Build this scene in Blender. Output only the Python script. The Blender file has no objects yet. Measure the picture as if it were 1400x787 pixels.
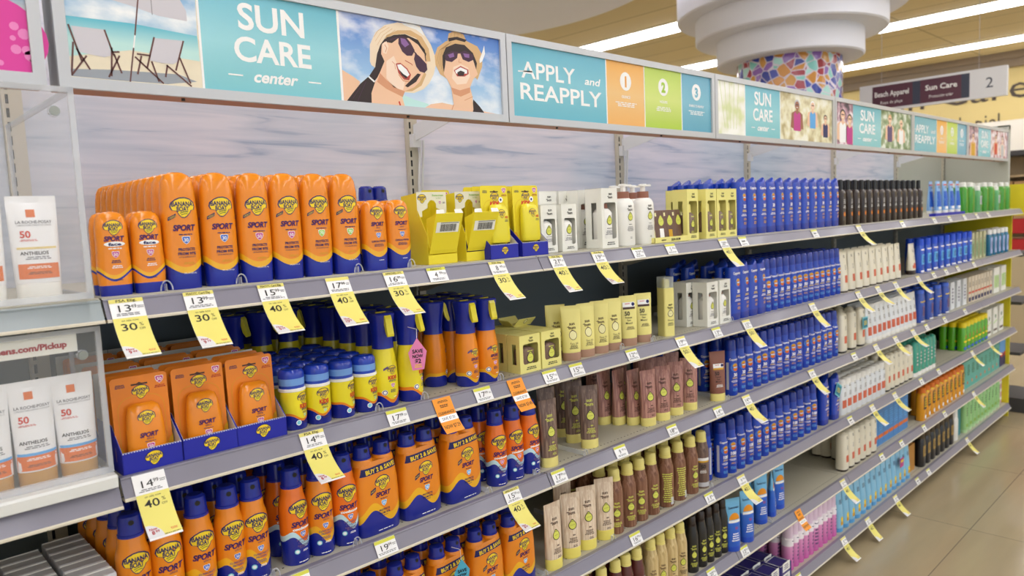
import bpy, bmesh, math, random
from mathutils import Vector, Matrix
random.seed(7)
C = bpy.context.scene.collection
PI = math.pi
# ------------------------------------------------------------------ camera
CAM = Vector((0, 0, 1.5))
F_PX = 1003.96; PITCH = -.0959; ROLL = -.0447; YAW = .7613
cy_, sy_ = math.cos(YAW), math.sin(YAW)
FW = Vector((sy_*math.cos(PITCH), cy_*math.cos(PITCH), math.sin(PITCH)))
RT = Vector((cy_, -sy_, 0)); UP = RT.cross(FW)
c_, s_ = math.cos(ROLL), math.sin(ROLL)
RT, UP = c_*RT+s_*UP, -s_*RT+c_*UP
cd = bpy.data.cameras.new('camera'); cam = bpy.data.objects.new('camera', cd); C.objects.link(cam)
cd.sensor_width = 36; cd.lens = F_PX*36/1400; cd.clip_start = .02; cd.clip_end = 100
m = Matrix((RT, UP, -FW)).transposed().to_4x4(); m.translation = CAM
cam.matrix_world = m
bpy.context.scene.camera = cam
cd.dof.use_dof = True; cd.dof.focus_distance = 1.55; cd.dof.aperture_fstop = 5
def ray(u, v): return FW+RT*((u-700)/F_PX)-UP*((v-393.5)/F_PX)
def ony(u, v, y):
    d = ray(u, v); return CAM+d*(y/d.y)
def xat(u, y, z):
    z -= CAM.z; k = (u-700)/F_PX
    return -(y*(RT.y-k*FW.y)+z*(RT.z-k*FW.z))/(RT.x-k*FW.x)
# ------------------------------------------------------------------ materials
MATS = {}
def srgb(h):
    if isinstance(h, str):
        h = [int(h[i:i+2], 16)/255 for i in (0, 2, 4)]
        h = [(x/12.92 if x <= .04045 else ((x+.055)/1.055)**2.4) for x in h]
    return (*h[:3], 1)
def mat(name, col='808080', rough=.4, metal=0, trans=0, emis=0, alpha=1, coat=0, ior=1.45, noise=0, nscale=20):
    if name in MATS: return MATS[name]
    m = bpy.data.materials.new(name); m.use_nodes = True; MATS[name] = m
    b = m.node_tree.nodes['Principled BSDF']; col = srgb(col)
    b.inputs['Base Color'].default_value = col
    b.inputs['Roughness'].default_value = rough; b.inputs['Metallic'].default_value = metal
    b.inputs['IOR'].default_value = ior
    if trans: b.inputs['Transmission Weight'].default_value = trans
    if coat: b.inputs['Coat Weight'].default_value = coat; b.inputs['Coat Roughness'].default_value = .08
    if emis: b.inputs['Emission Color'].default_value = col; b.inputs['Emission Strength'].default_value = emis
    if alpha < 1: b.inputs['Alpha'].default_value = alpha
    if noise:
        nt = m.node_tree; t = nt.nodes.new('ShaderNodeTexCoord'); n = nt.nodes.new('ShaderNodeTexNoise')
        n.inputs['Scale'].default_value = nscale
        nt.links.new(t.outputs['Object'], n.inputs['Vector'])
        r = nt.nodes.new('ShaderNodeMapRange'); r.inputs['To Min'].default_value = 1-noise; r.inputs['To Max'].default_value = 1+noise
        nt.links.new(n.outputs['Fac'], r.inputs['Value'])
        v = nt.nodes.new('ShaderNodeVectorMath'); v.operation = 'SCALE'; v.inputs[0].default_value = col[:3]
        nt.links.new(r.outputs['Result'], v.inputs['Scale']); nt.links.new(v.outputs['Vector'], b.inputs['Base Color'])
    return m
def expr(nt, src):
    """tiny math expression builder on object coordinates"""
    tc = nt.nodes.new('ShaderNodeTexCoord'); s = nt.nodes.new('ShaderNodeSeparateXYZ'); nt.links.new(tc.outputs['Object'], s.inputs[0])
    def op(o, a, b=None):
        n = nt.nodes.new('ShaderNodeMath'); n.operation = o
        for i, x in enumerate((a, b)):
            if x is None: continue
            if isinstance(x, (int, float)): n.inputs[i].default_value = x
            else: nt.links.new(x, n.inputs[i])
        return n.outputs[0]
    return src(s.outputs[0], s.outputs[1], s.outputs[2], op)
def wave_mat(name, stops, A=0, K=0, P=0, B=0, H=.1, rough=.25):
    """printed bands: height minus a wave across the front, hard colour steps"""
    if name in MATS: return MATS[name]
    m = mat(name, 'ffffff', rough, coat=.3); nt = m.node_tree
    def f(x, y, z, op):
        v = z
        if A: v = op('SUBTRACT', v, op('MULTIPLY', op('COSINE', op('ADD', op('MULTIPLY', x, K), P)), A))
        if B: v = op('SUBTRACT', v, op('MULTIPLY', op('MULTIPLY', x, x), B))
        return op('DIVIDE', v, H)
    o = expr(nt, f); r = nt.nodes.new('ShaderNodeValToRGB'); r.color_ramp.interpolation = 'CONSTANT'
    e = r.color_ramp.elements; e[0].position = 0; e[0].color = srgb(stops[0][1]); e.remove(e[1])
    for p, c in stops[1:]:
        k = e.new(p); k.color = srgb(c)
    nt.links.new(o, r.inputs[0]); nt.links.new(r.outputs[0], nt.nodes['Principled BSDF'].inputs['Base Color'])
    return m
def grain_mat(name, cols, sx=180, sz=6, rough=.35):
    """wood-look print: noise stretched along the height"""
    if name in MATS: return MATS[name]
    m = mat(name, 'ffffff', rough); nt = m.node_tree
    t = nt.nodes.new('ShaderNodeTexCoord'); mp = nt.nodes.new('ShaderNodeMapping'); mp.inputs['Scale'].default_value = (sx, sx, sz)
    n = nt.nodes.new('ShaderNodeTexNoise'); n.inputs['Scale'].default_value = 1; n.inputs['Detail'].default_value = 4; n.inputs['Distortion'].default_value = 1.2
    r = nt.nodes.new('ShaderNodeValToRGB'); e = r.color_ramp.elements
    e[0].position = .3; e[0].color = srgb(cols[0]); e[1].position = .7; e[1].color = srgb(cols[-1])
    if len(cols) > 2: k = e.new(.5); k.color = srgb(cols[1])
    nt.links.new(t.outputs['Object'], mp.inputs[0]); nt.links.new(mp.outputs[0], n.inputs['Vector'])
    nt.links.new(n.outputs['Fac'], r.inputs[0]); nt.links.new(r.outputs[0], nt.nodes['Principled BSDF'].inputs['Base Color'])
    return m
def ramp_z(name, stops, z0, z1, rough=.3, clouds=0, emis=0, axis=2):
    """smooth printed gradient along the height of a poster or label"""
    if name in MATS: return MATS[name]
    m = mat(name, 'ffffff', rough); nt = m.node_tree; bs = nt.nodes['Principled BSDF']
    o = expr(nt, lambda x, y, z, op: op('DIVIDE', op('SUBTRACT', (x, y, z)[axis], z0), z1-z0))
    r = nt.nodes.new('ShaderNodeValToRGB'); e = r.color_ramp.elements
    e[0].position = stops[0][0]; e[0].color = srgb(stops[0][1]); e[1].position = stops[-1][0]; e[1].color = srgb(stops[-1][1])
    for p, c in stops[1:-1]:
        k = e.new(p); k.color = srgb(c)
    nt.links.new(o, r.inputs[0]); out = r.outputs[0]
    if clouds:
        t = nt.nodes.new('ShaderNodeTexCoord'); mp = nt.nodes.new('ShaderNodeMapping'); mp.inputs['Scale'].default_value = (9, 9, 16)
        n = nt.nodes.new('ShaderNodeTexNoise'); n.inputs['Detail'].default_value = 5; n.inputs['Scale'].default_value = 1.3
        q = nt.nodes.new('ShaderNodeValToRGB'); q.color_ramp.elements[0].position = .46; q.color_ramp.elements[1].position = .68
        mx = nt.nodes.new('ShaderNodeMix'); mx.data_type = 'RGBA'; mx.inputs[7].default_value = (1, 1, 1, 1)
        nt.links.new(t.outputs['Object'], mp.inputs[0]); nt.links.new(mp.outputs[0], n.inputs['Vector']); nt.links.new(n.outputs['Fac'], q.inputs[0])
        ml = nt.nodes.new('ShaderNodeMath'); ml.operation = 'MULTIPLY'; ml.inputs[1].default_value = clouds
        nt.links.new(q.outputs[0], ml.inputs[0]); nt.links.new(ml.outputs[0], mx.inputs[0]); nt.links.new(out, mx.inputs[6]); out = mx.outputs[2]
    nt.links.new(out, bs.inputs['Base Color'])
    return m
# ------------------------------------------------------------------ mesh helpers
class MB:
    def __init__(s): s.v = []; s.f = []; s.mi = []; s.mats = []
    def mid(s, m):
        if m not in s.mats: s.mats.append(m)
        return s.mats.index(m)
    def add(s, vs, fs, m):
        o = len(s.v); k = s.mid(m); s.v += [tuple(v) for v in vs]
        for f in fs: s.f.append([o+i for i in f]); s.mi.append(k)
    def box(s, x0, y0, z0, x1, y1, z1, m):
        s.add([(x0,y0,z0),(x1,y0,z0),(x1,y1,z0),(x0,y1,z0),(x0,y0,z1),(x1,y0,z1),(x1,y1,z1),(x0,y1,z1)],
              [(0,3,2,1),(4,5,6,7),(0,1,5,4),(1,2,6,5),(2,3,7,6),(3,0,4,7)], m)
    def prism(s, prof, x0, x1, m):
        """extrude a closed (y, z) profile along x"""
        n = len(prof); vs = [(x0, y, z) for y, z in prof]+[(x1, y, z) for y, z in prof]
        s.add(vs, [tuple(range(n)), tuple(range(2*n-1, n-1, -1))]+[(i, i+n, (i+1) % n+n, (i+1) % n) for i in range(n)], m)
    def plate(s, prof, y0, y1, m):
        """extrude a closed (x, z) outline in y"""
        n = len(prof); vs = [(x, y0, z) for x, z in prof]+[(x, y1, z) for x, z in prof]
        s.add(vs, [tuple(range(n)), tuple(range(2*n-1, n-1, -1))]+[(i, i+n, (i+1) % n+n, (i+1) % n) for i in range(n)], m)
    def loft(s, secs, m, n=20, top=True, bot=True, off=0):
        """secs: (z, halfw, halfd, exponent, cx, cy)"""
        vs = []; N = len(secs)
        for q in secs:
            z, w, d, e = q[:4]; cx = q[4] if len(q) > 4 else 0; cy = q[5] if len(q) > 5 else 0; sk = q[6] if len(q) > 6 else 0
            for i in range(n):
                a = 2*PI*(i+.5)/n; c, t = math.cos(a), math.sin(a)
                x = w*math.copysign(abs(c)**(2/e), c)
                vs.append((cx+x, cy+d*math.copysign(abs(t)**(2/e), t), z+sk*x))
        fs = []
        for k in range(N-1):
            for i in range(n): j = (i+1) % n; fs.append((k*n+i, k*n+j, (k+1)*n+j, (k+1)*n+i))
        if bot: fs.append(tuple(range(n-1, -1, -1)))
        if top: fs.append(tuple((N-1)*n+i for i in range(n)))
        s.add(vs, fs, m)
    def tube(s, pts, r, m, n=8):
        pts = [Vector(p) for p in pts]; vs = []
        for i, p in enumerate(pts):
            d = (pts[min(i+1, len(pts)-1)]-pts[max(i-1, 0)]).normalized()
            a = d.cross(Vector((0, 0, 1)) if abs(d.z) < .9 else Vector((1, 0, 0))).normalized(); b = d.cross(a)
            for k in range(n):
                t = 2*PI*k/n; vs.append(p+a*(r*math.cos(t))+b*(r*math.sin(t)))
        fs = [(i*n+k, (i+1)*n+k, (i+1)*n+(k+1) % n, i*n+(k+1) % n) for i in range(len(pts)-1) for k in range(n)]
        fs += [tuple(range(n)), tuple(range(len(vs)-1, len(vs)-1-n, -1))]
        s.add(vs, fs, m)
    def build(s, name, parent=None, smooth=35):
        me = bpy.data.meshes.new(name); me.from_pydata(s.v, [], s.f)
        for m in s.mats: me.materials.append(m)
        me.polygons.foreach_set('material_index', s.mi)
        if smooth:
            me.polygons.foreach_set('use_smooth', [True]*len(s.f))
            me.set_sharp_from_angle(angle=math.radians(smooth))
        me.update()
        o = bpy.data.objects.new(name, me); C.objects.link(o)
        if parent: o.parent = parent
        return o
def tag(o, label=None, cat=None, group=None, kind=None):
    if label: o['label'] = label
    if cat: o['category'] = cat
    if group: o['group'] = group
    if kind: o['kind'] = kind
    return o
def thing(name, loc=(0, 0, 0), rz=0, label=None, cat=None, group=None, kind=None):
    o = bpy.data.objects.new(name, None); C.objects.link(o); o.location = loc; o.rotation_euler.z = rz
    o.empty_display_size = .05
    return tag(o, label, cat, group, kind)
# ------------------------------------------------------------------ text and printed artwork
TXT = {}
def txt_mesh(s, bold=.0):
    k = (s, bold)
    if k in TXT: return TXT[k]
    cu = bpy.data.curves.new('text', 'FONT'); cu.body = s; cu.size = 1; cu.resolution_u = 4 if len(s) <= 7 else 2; cu.offset = bold; cu.fill_mode = 'FRONT'
    o = bpy.data.objects.new('text', cu); C.objects.link(o)
    dg = bpy.context.evaluated_depsgraph_get(); me = o.evaluated_get(dg).to_mesh()
    vs = [(v.co.x, v.co.y) for v in me.vertices]; fs = [tuple(p.vertices) for p in me.polygons]
    o.to_mesh_clear() if hasattr(o, 'to_mesh_clear') else None
    bpy.data.objects.remove(o); bpy.data.curves.remove(cu)
    if not vs: vs = [(0, 0), (.1, 0), (.1, .1)]; fs = []
    x0 = min(v[0] for v in vs); x1 = max(v[0] for v in vs); CAPH = .73
    vs = [((x-x0)/CAPH, y/CAPH) for x, y in vs]
    TXT[k] = (vs, fs, (x1-x0)/CAPH); return TXT[k]
def circ(cx, cz, rx, rz=None, n=20, a0=0):
    rz = rz or rx
    return [(cx+rx*math.cos(2*PI*i/n+a0), cz+rz*math.sin(2*PI*i/n+a0)) for i in range(n)]
class Art:
    """flat artwork printed on a surface; mp(u, v, off) gives the point in space"""
    def __init__(s, mp, su=.006, sv=None): s.mp = mp; s.su = su; s.sv = sv; s.mb = MB()
    def poly(s, pts, m, layer=0):
        if getattr(s, 'box', None): pts = [(min(max(x, s.box[0]), s.box[1]), z) for x, z in pts]
        bm = bmesh.new(); vs = [bm.verts.new((x, z, 0)) for x, z in pts]
        f = bm.faces.new(vs); f.normal_update()
        if f.normal.z < 0: bmesh.ops.reverse_faces(bm, faces=[f])
        bmesh.ops.triangulate(bm, faces=bm.faces[:])
        for ax, st in ((0, s.su), (1, s.sv)):
            if not st: continue
            a = min(p[ax] for p in pts); b = max(p[ax] for p in pts); k = math.ceil(a/st)
            while k*st < b:
                if k*st > a+1e-6:
                    co = Vector((k*st, 0, 0)) if ax == 0 else Vector((0, k*st, 0)); no = Vector((1, 0, 0)) if ax == 0 else Vector((0, 1, 0))
                    bmesh.ops.bisect_plane(bm, geom=bm.verts[:]+bm.edges[:]+bm.faces[:], plane_co=co, plane_no=no)
                k += 1
        bm.verts.index_update(); off = .0003+.00013*layer
        s.mb.add([s.mp(v.co.x, v.co.y, off) for v in bm.verts], [[v.index for v in f.verts] for f in bm.faces], m); bm.free()
    def rect(s, x0, z0, x1, z1, m, layer=0): s.poly([(x0, z0), (x1, z0), (x1, z1), (x0, z1)], m, layer)
    def disc(s, cx, cz, r, m, layer=0, rz=None, n=20): s.poly(circ(cx, cz, r, rz, n), m, layer)
    def line(s, pts, w, m, layer=0):
        for (a, b), (c, d) in zip(pts, pts[1:]):
            l = math.hypot(c-a, d-b) or 1; nx, nz = -(d-b)/l*w/2, (c-a)/l*w/2
            s.poly([(a-nx, b-nz), (c-nx, d-nz), (c+nx, d+nz), (a+nx, b+nz)], m, layer)
    def text(s, t, cx, cz, h, m, layer=3, w=None, bold=.0, shear=0, rot=0, align=0):
        vs, fs, W = txt_mesh(t, bold); k = h if w is None else w/W; off = .0003+.00013*layer
        cr, sr = math.cos(rot), math.sin(rot); out = []
        for x, y in vs:
            x = (x-W/2*(1-align))*k; y = (y-.5)*h; x += shear*y
            out.append(s.mp(cx+x*cr-y*sr, cz+x*sr+y*cr, off))
        s.mb.add(out, fs, m)
    def micro(s, cx, cz, w, h, n, m, layer=2, seed=1, align=0):
        """tiny lines of print, too small to read"""
        r = random.Random(seed)
        for i in range(n):
            z = cz+h/2-h*(i+.5)/n; lw = w*r.uniform(.65, 1); x = cx-(lw/2 if not align else w/2); e = x+lw
            while x < e-.0005:
                q = min(r.uniform(.08, .22)*w, e-x); s.rect(x, z-h/n*.26, x+q, z+h/n*.26, m, layer); x += q+w*.035
    def build(s, name='label', parent=None): return s.mb.build(name, parent, smooth=0)
def surf(secs):
    def fy(x, z):
        z = max(secs[0][0], min(secs[-1][0], z))
        for a, b in zip(secs, secs[1:]):
            if z <= b[0] or b is secs[-1]:
                t = 0 if b[0] == a[0] else (z-a[0])/(b[0]-a[0]); q = [a[i]+(b[i]-a[i])*t for i in range(4)]
                cy = (a[5] if len(a) > 5 else 0)*(1-t)+(b[5] if len(b) > 5 else 0)*t; cx = (a[4] if len(a) > 4 else 0)*(1-t)+(b[4] if len(b) > 4 else 0)*t
                k = min(.985, abs(x-cx)/max(q[1], 1e-5)); return cy-q[2]*(1-k**q[3])**(1/q[3])
    return lambda u, v, off: (u, fy(u, v)-off, v)
flat = lambda y: (lambda u, v, off: (u, y-off, v))
# inks
ORANGE = 'ea8a16'; BLUE = '162694'
ink = lambda n, c: mat('ink_'+n, c, .45)
NAVY = ink('navy', '17185c'); YEL = ink('yellow', 'f5d321'); WHT = ink('white', 'f7f7f7'); RED = ink('red', 'd03a20'); BLK = ink('black', '1c1a1a')
LBL = ink('light_blue', '58a8e6'); PINK = ink('pink', 'c2328c'); GRN = ink('lime', '9ad64a'); BRN = ink('brown', '4a3026'); PEAR = ink('pear', 'd9dc62')
DYEL = ink('ochre', 'd8a51c'); CYAN = ink('aqua', '7fd0e0'); ORG = ink('orange', 'de6e1a'); GREY = ink('grey', '77777c'); LGREY = ink('pale_grey', 'c4c4c8')
DGRN = ink('dark_green', '2c6b3a'); TAGY = ink('tag_yellow', 'e6dc74'); TAGO = ink('tag_orange', 'f59a20'); DRED = ink('deep_red', 'a5121c'); MBLUE = ink('mid_blue', '2a62c8'); CREAM = ink('cream', 'efe9b0'); MAUVE = ink('mauve', '61497a')
def bb_logo(D, cx, cz, w, l=1, txt=True):
    P = [(-1,.15),(-.92,.45),(-.6,.72),(-.2,.88),(.2,.9),(.6,.78),(.92,.5),(1,.15),(.93,-.1),(.68,-.15),(.55,-.38),(.3,-.64),(.08,-.76),(-.17,-.72),(-.36,-.5),(-.5,-.2),(-.88,-.12)]
    k = w/2
    D.poly([(cx+x*k*1.07, cz+z*k*1.08) for x, z in P], NAVY, l); D.poly([(cx+x*k*.97, cz+z*k*.97) for x, z in P], YEL, l+1)
    if txt:
        D.text('BANANA', cx, cz+.4*k, .4*k, NAVY, l+2, w=1.8*k, bold=.035); D.text('BOAT', cx, cz-.03*k, .4*k, NAVY, l+2, w=1.05*k, bold=.035)
    else: D.rect(cx-.8*k, cz+.1*k, cx+.8*k, cz+.45*k, NAVY, l+2)
    D.line([(cx-.28*k, cz-.4*k), (cx+.12*k, cz-.28*k), (cx+.42*k, cz-.3*k)], .06*k, DGRN, l+2)
    D.line([(cx-.2*k, cz-.55*k), (cx+.1*k, cz-.45*k), (cx+.36*k, cz-.45*k)], .06*k, DGRN, l+2)
def shield(D, cx, cz, w, m, num, l=2):
    P = [(-1,.8),(-.5,.95),(0,.85),(.5,.95),(1,.8),(.95,0),(.6,-.6),(0,-1),(-.6,-.6),(-.95,0)]
    D.poly([(cx+x*w*.5, cz+z*w*.5) for x, z in P], WHT, l); D.poly([(cx+x*w*.43, cz+z*w*.43) for x, z in P], m, l+1)
    D.text(num, cx, cz+.03*w, w*.42, WHT, l+2, bold=.02)
def sport(D, cx, cz, w, l=2):
    h = w*.27
    D.text('SPORT', cx+.0003, cz-.0004, h, RED, l, w=w, bold=.04, shear=.2); D.text('SPORT', cx, cz, h, NAVY, l+1, w=w, bold=.035, shear=.2)
def sun_bum(D, cx, cz, w, m, l=2):
    D.text('sun', cx, cz+w*.22, w*.36, m, l, w=w*.66, bold=.02); D.text('bum', cx, cz-w*.22, w*.36, m, l, w=w*.82, bold=.02)
    D.line([(cx-w*.58, cz-w*.16), (cx-w*.42, cz-w*.16)], w*.07, m, l)
def pear(D, cx, cz, w, l=2, out=None, fill=None):
    P = [(0,1.15),(.22,1.1),(.4,.85),(.62,.6),(.88,.25),(1,-.15),(.9,-.6),(.6,-.93),(.2,-1.08),(-.2,-1.08),(-.6,-.93),(-.9,-.6),(-1,-.15),(-.88,.25),(-.62,.6),(-.4,.85),(-.22,1.1)]
    k = w/2
    D.poly([(cx+x*k, cz+z*k) for x, z in P], out or BLK, l); D.poly([(cx+x*k*.84, cz+z*k*.86) for x, z in P], fill or PEAR, l+1)
    D.line([(cx-.3*k, cz+.62*k), (cx, cz+.74*k), (cx+.3*k, cz+.62*k)], .09*k, out or BLK, l+2)
    D.line([(cx-.55*k, cz-.1*k), (cx+.55*k, cz-.02*k)], .06*k, ink('olive', '9a9a34'), l+2)
def swirl(D, cx, cz, w, l=2):
    """sun emblem: orange ring with blue name band and red dot"""
    k = w/2
    D.disc(cx-.1*k, cz, k, ink('azure', '3a78d8'), l, rz=k*1.05); D.disc(cx+.12*k, cz+.02*k, k*.92, MBLUE, l+1, rz=k)
    D.disc(cx+.1*k, cz+.25*k, k*.72, DYEL, l+2); D.disc(cx+.16*k, cz-.2*k, k*.72, ORG, l+2)
    D.rect(cx-.6*k, cz-.18*k, cx+.82*k, cz+.2*k, MBLUE, l+3); D.rect(cx-.4*k, cz-.1*k, cx+.7*k, cz+.1*k, WHT, l+4)
    D.disc(cx+.3*k, cz-.55*k, k*.2, RED, l+4)
# ------------------------------------------------------------------ products (each: an Empty at its base with parts)
P_OR = mat('plastic_orange', 'ea8a16', .25, coat=.3); P_BL = mat('plastic_blue', '16289a', .25, coat=.3); P_NV = mat('plastic_navy', '1b1f86', .4)
P_YL = mat('plastic_yellow', 'e8da30', .3, coat=.2); P_WH = mat('plastic_white', 'f2f1ec', .3, coat=.2); P_CR = mat('plastic_cream', 'f0e38a', .35)
P_LY = mat('plastic_pale_yellow', 'eee284', .4); P_BR = mat('plastic_brown', '94604e', .45); P_DB = mat('plastic_dark_brown', '2a1c18', .3, coat=.3)
P_BK = mat('plastic_black', '1b1a1c', .3, coat=.3); P_CB = mat('plastic_royal_blue', '143fb6', .22, coat=.4); P_CB2 = mat('plastic_cap_blue', '10329e', .25, coat=.3)
P_CL = mat('clear_plastic', 'e8eef2', .08, trans=1, ior=1.3)
CARD_W = mat('card_white', 'eeeee6', .55); CARD_Y = mat('card_yellow', 'ecd92c', .5); CARD_B = mat('card_blue', '2026a4', .5); CARD_LY = mat('card_pale_yellow', 'ece48c', .55)
CARD_BR = grain_mat('card_wood_brown', ['5a4038', '7a5a4c']); CARD_CR = mat('card_cream', 'e9e6cf', .55); CARD_IN = mat('card_inside', 'dcdcd4', .7); CARD_OR = mat('card_orange', 'e8841a', .35, coat=.2)
W_DK = grain_mat('wood_print_dark', ['54423c', '745c52', '98806e']); W_PK = grain_mat('wood_print_rose', ['8a5a54', 'ae7c72', 'c89888']); W_TN = grain_mat('wood_print_tan', ['ccb094', 'e0cab0', 'eedfca'])
W_GO = grain_mat('wood_print_blond', ['b99c66', 'd4bc86', 'e6d4a4']); W_BR = grain_mat('wood_print_brown', ['6a4634', '8a604a', 'a67c62'], rough=.25)
def can_secs(r, h, rn, zn):
    return [(0, r*.93, r*.93, 2), (.003, r, r, 2), (h*.3, r, r, 2), (zn, r, r, 2), (zn+.3*(h-zn), r*.94, r*.94, 2), (zn+.65*(h-zn), r*.8, r*.8, 2), (zn+.9*(h-zn), rn*1.08, rn*1.08, 2), (h, rn, rn, 2)]
def nozzle_cap(mb, z, r, h, m, mh=BLK):
    mb.loft([(z, r, r, 2), (z+.004, r*1.0, r, 2), (z+.005, r*.94, r*.94, 2), (z+h*.55, r*.9, r*.88, 2), (z+h*.9, r*.84, r*.8, 2), (z+h, r*.6, r*.56, 2)], m, 18)
    a = circ(0, z+h*.68, r*.22, n=10); y = -r*.9
    mb.add([(x, y, q) for x, q in a], [tuple(range(10))], mh)
def spray_can(kind, far=False):
    r, h = .0255, .142
    cfg = {'ultra': ('30', MBLUE), 'ultra50': ('50', PINK), 'cool': ('30', MBLUE), 'cool50': ('50', PINK), 'kids': ('50', PINK)}[kind]
    root = thing('spray_can'); s = can_secs(r, h, .0185, .105); b = MB()
    if kind.startswith('cool'): bm_ = wave_mat('print_coolzone', [(0, BLUE), (.3, 'bfe2ee'), (.37, 'ea7418')], A=.011, K=130, P=1.9, H=.142)
    elif kind == 'kids': bm_ = wave_mat('print_kids_can', [(0, BLUE), (.28, ORANGE), (.33, 'f2dd2c')], A=.008, K=130, P=1.9, H=.142)
    else: bm_ = wave_mat('print_ultra', [(0, BLUE), (.24, 'efb31c'), (.33, ORANGE)], A=.011, K=130, P=1.9, H=.142)
    b.loft(s, bm_, 24); b.build('can_body', root)
    c = MB(); nozzle_cap(c, h-.001, .0195, .036, P_BL); c.build('cap', root)
    D = Art(surf(s)); bb_logo(D, .002, .101, .038); sport(D, .003, .077, .036)
    if kind.startswith('cool'): D.text('coolzone', .003, .068, .005, WHT, 3, w=.034, bold=.05, shear=.2)
    else: D.text('ultra', .006, .069, .004, NAVY, 3, w=.012)
    shield(D, .004, .057, .011, cfg[1], cfg[0])
    for i, w_ in enumerate(['INSTANTLY', 'COOLS &', 'REFRESHES'] if kind.startswith('cool') else ['CLINICALLY', 'PROVEN']): D.text(w_, .004, .0475-i*.0055, .0036, MAUVE, 3, bold=.02)
    D.micro(.004, .034, .022, .006, 3, MAUVE, 2); D.disc(-.009, .026, .0045, CYAN, 3); D.disc(-.009, .026, .003, WHT, 4); D.micro(.007, .026, .014, .004, 2, WHT, 2)
    D.micro(.002, .006, .026, .003, 1, WHT, 2); D.build('label', root)
    return root
def lotion(kind, num='30', badge=None):
    w, d, h = {'tall': (.0285, .017, .186), 'face': (.024, .0145, .126), 'ultra': (.0265, .0165, .136)}[kind]
    badge = badge or MBLUE
    root = thing('lotion_bottle'); zc = .016 if kind != 'tall' else .024
    s = [(zc, w*.95, d*.98, 2.6), (h*.3, w, d, 2.6), (h*.6, w*(.93 if kind == 'face' else .985), d, 2.6), (h*.82, w*.93, d*.95, 2.6), (h*.92, w*.84, d*.84, 2.6), (h*.97, w*.68, d*.66, 2.4), (h*.995, w*.4, d*.36, 2.2), (h, w*.2, d*.18, 2)]
    b = MB()
    pm = (wave_mat('print_lotion_tall', [(0, BLUE), (.25, 'efb31c'), (.35, ORANGE)], B=20, H=.1) if kind == 'tall' else
          wave_mat('print_lotion_ultra', [(0, BLUE), (.26, 'efb31c'), (.36, ORANGE)], B=24, H=.1) if kind == 'ultra' else
          wave_mat('print_lotion_face', [(0, ORANGE), (.25, BLUE), (.285, 'efb31c'), (.34, ORANGE)], A=-.0035, K=115, P=.6, B=16, H=.1))
    b.loft(s, pm, 28); b.build('bottle_body', root)
    c = MB(); c.loft([(0, w*.9, d*.93, 2.6), (.002, w*.93, d*.96, 2.6), (zc, w*.95, d*.98, 2.6)], P_BL, 28); c.build('cap', root)
    D = Art(surf(s))
    if kind == 'tall':
        bb_logo(D, .001, .128, .037); D.poly([(-.0225,.109),(-.011,.115),(-.0105,.1205),(-.022,.1145)], NAVY, 4); D.text('HERO', -.0163, .1148, .003, YEL, 6, rot=.48)
        sport(D, .001, .098, .034); D.micro(.002, .087, .03, .003, 1, NAVY); shield(D, .002, .078, .0135, badge, num)
        D.text('PROTECTS', .002, .0635, .0045, NAVY, 3, w=.026, bold=.03); D.text('FROM 97%', .002, .0567, .0045, NAVY, 3, w=.028, bold=.03); D.text('OF BURNING RAYS', .002, .0513, .0024, NAVY, 3, w=.026)
        D.micro(.004, .041, .022, .004, 2, DYEL); D.text('8 FL OZ (236 mL)', .005, .0255, .0024, WHT, 3, w=.02)
    elif kind == 'face':
        bb_logo(D, 0, .101, .026); sport(D, 0, .086, .027); D.poly(circ(0, .0775, .0145, .0038, 20), WHT, 2); D.text('face', 0, .0775, .0045, NAVY, 4, w=.018, bold=.04)
        D.micro(0, .071, .026, .003, 1, WHT); shield(D, 0, .062, .0105, PINK, '50'); D.micro(0, .0515, .016, .005, 2, NAVY); D.micro(.001, .0435, .018, .005, 2, WHT); D.micro(.003, .0235, .012, .002, 1, NAVY)
    else:
        bb_logo(D, 0, .11, .028); sport(D, 0, .09, .028); D.text('ultra', 0, .083, .0035, NAVY, 3); D.micro(0, .077, .024, .002, 1, NAVY); shield(D, 0, .068, .011, MBLUE, num)
        D.text('CLINICALLY PROVEN', 0, .0565, .0036, NAVY, 3, w=.032, bold=.03); D.micro(0, .049, .026, .006, 3, NAVY); D.micro(.004, .02, .016, .002, 1, WHT)
    D.build('label', root); return root
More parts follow.
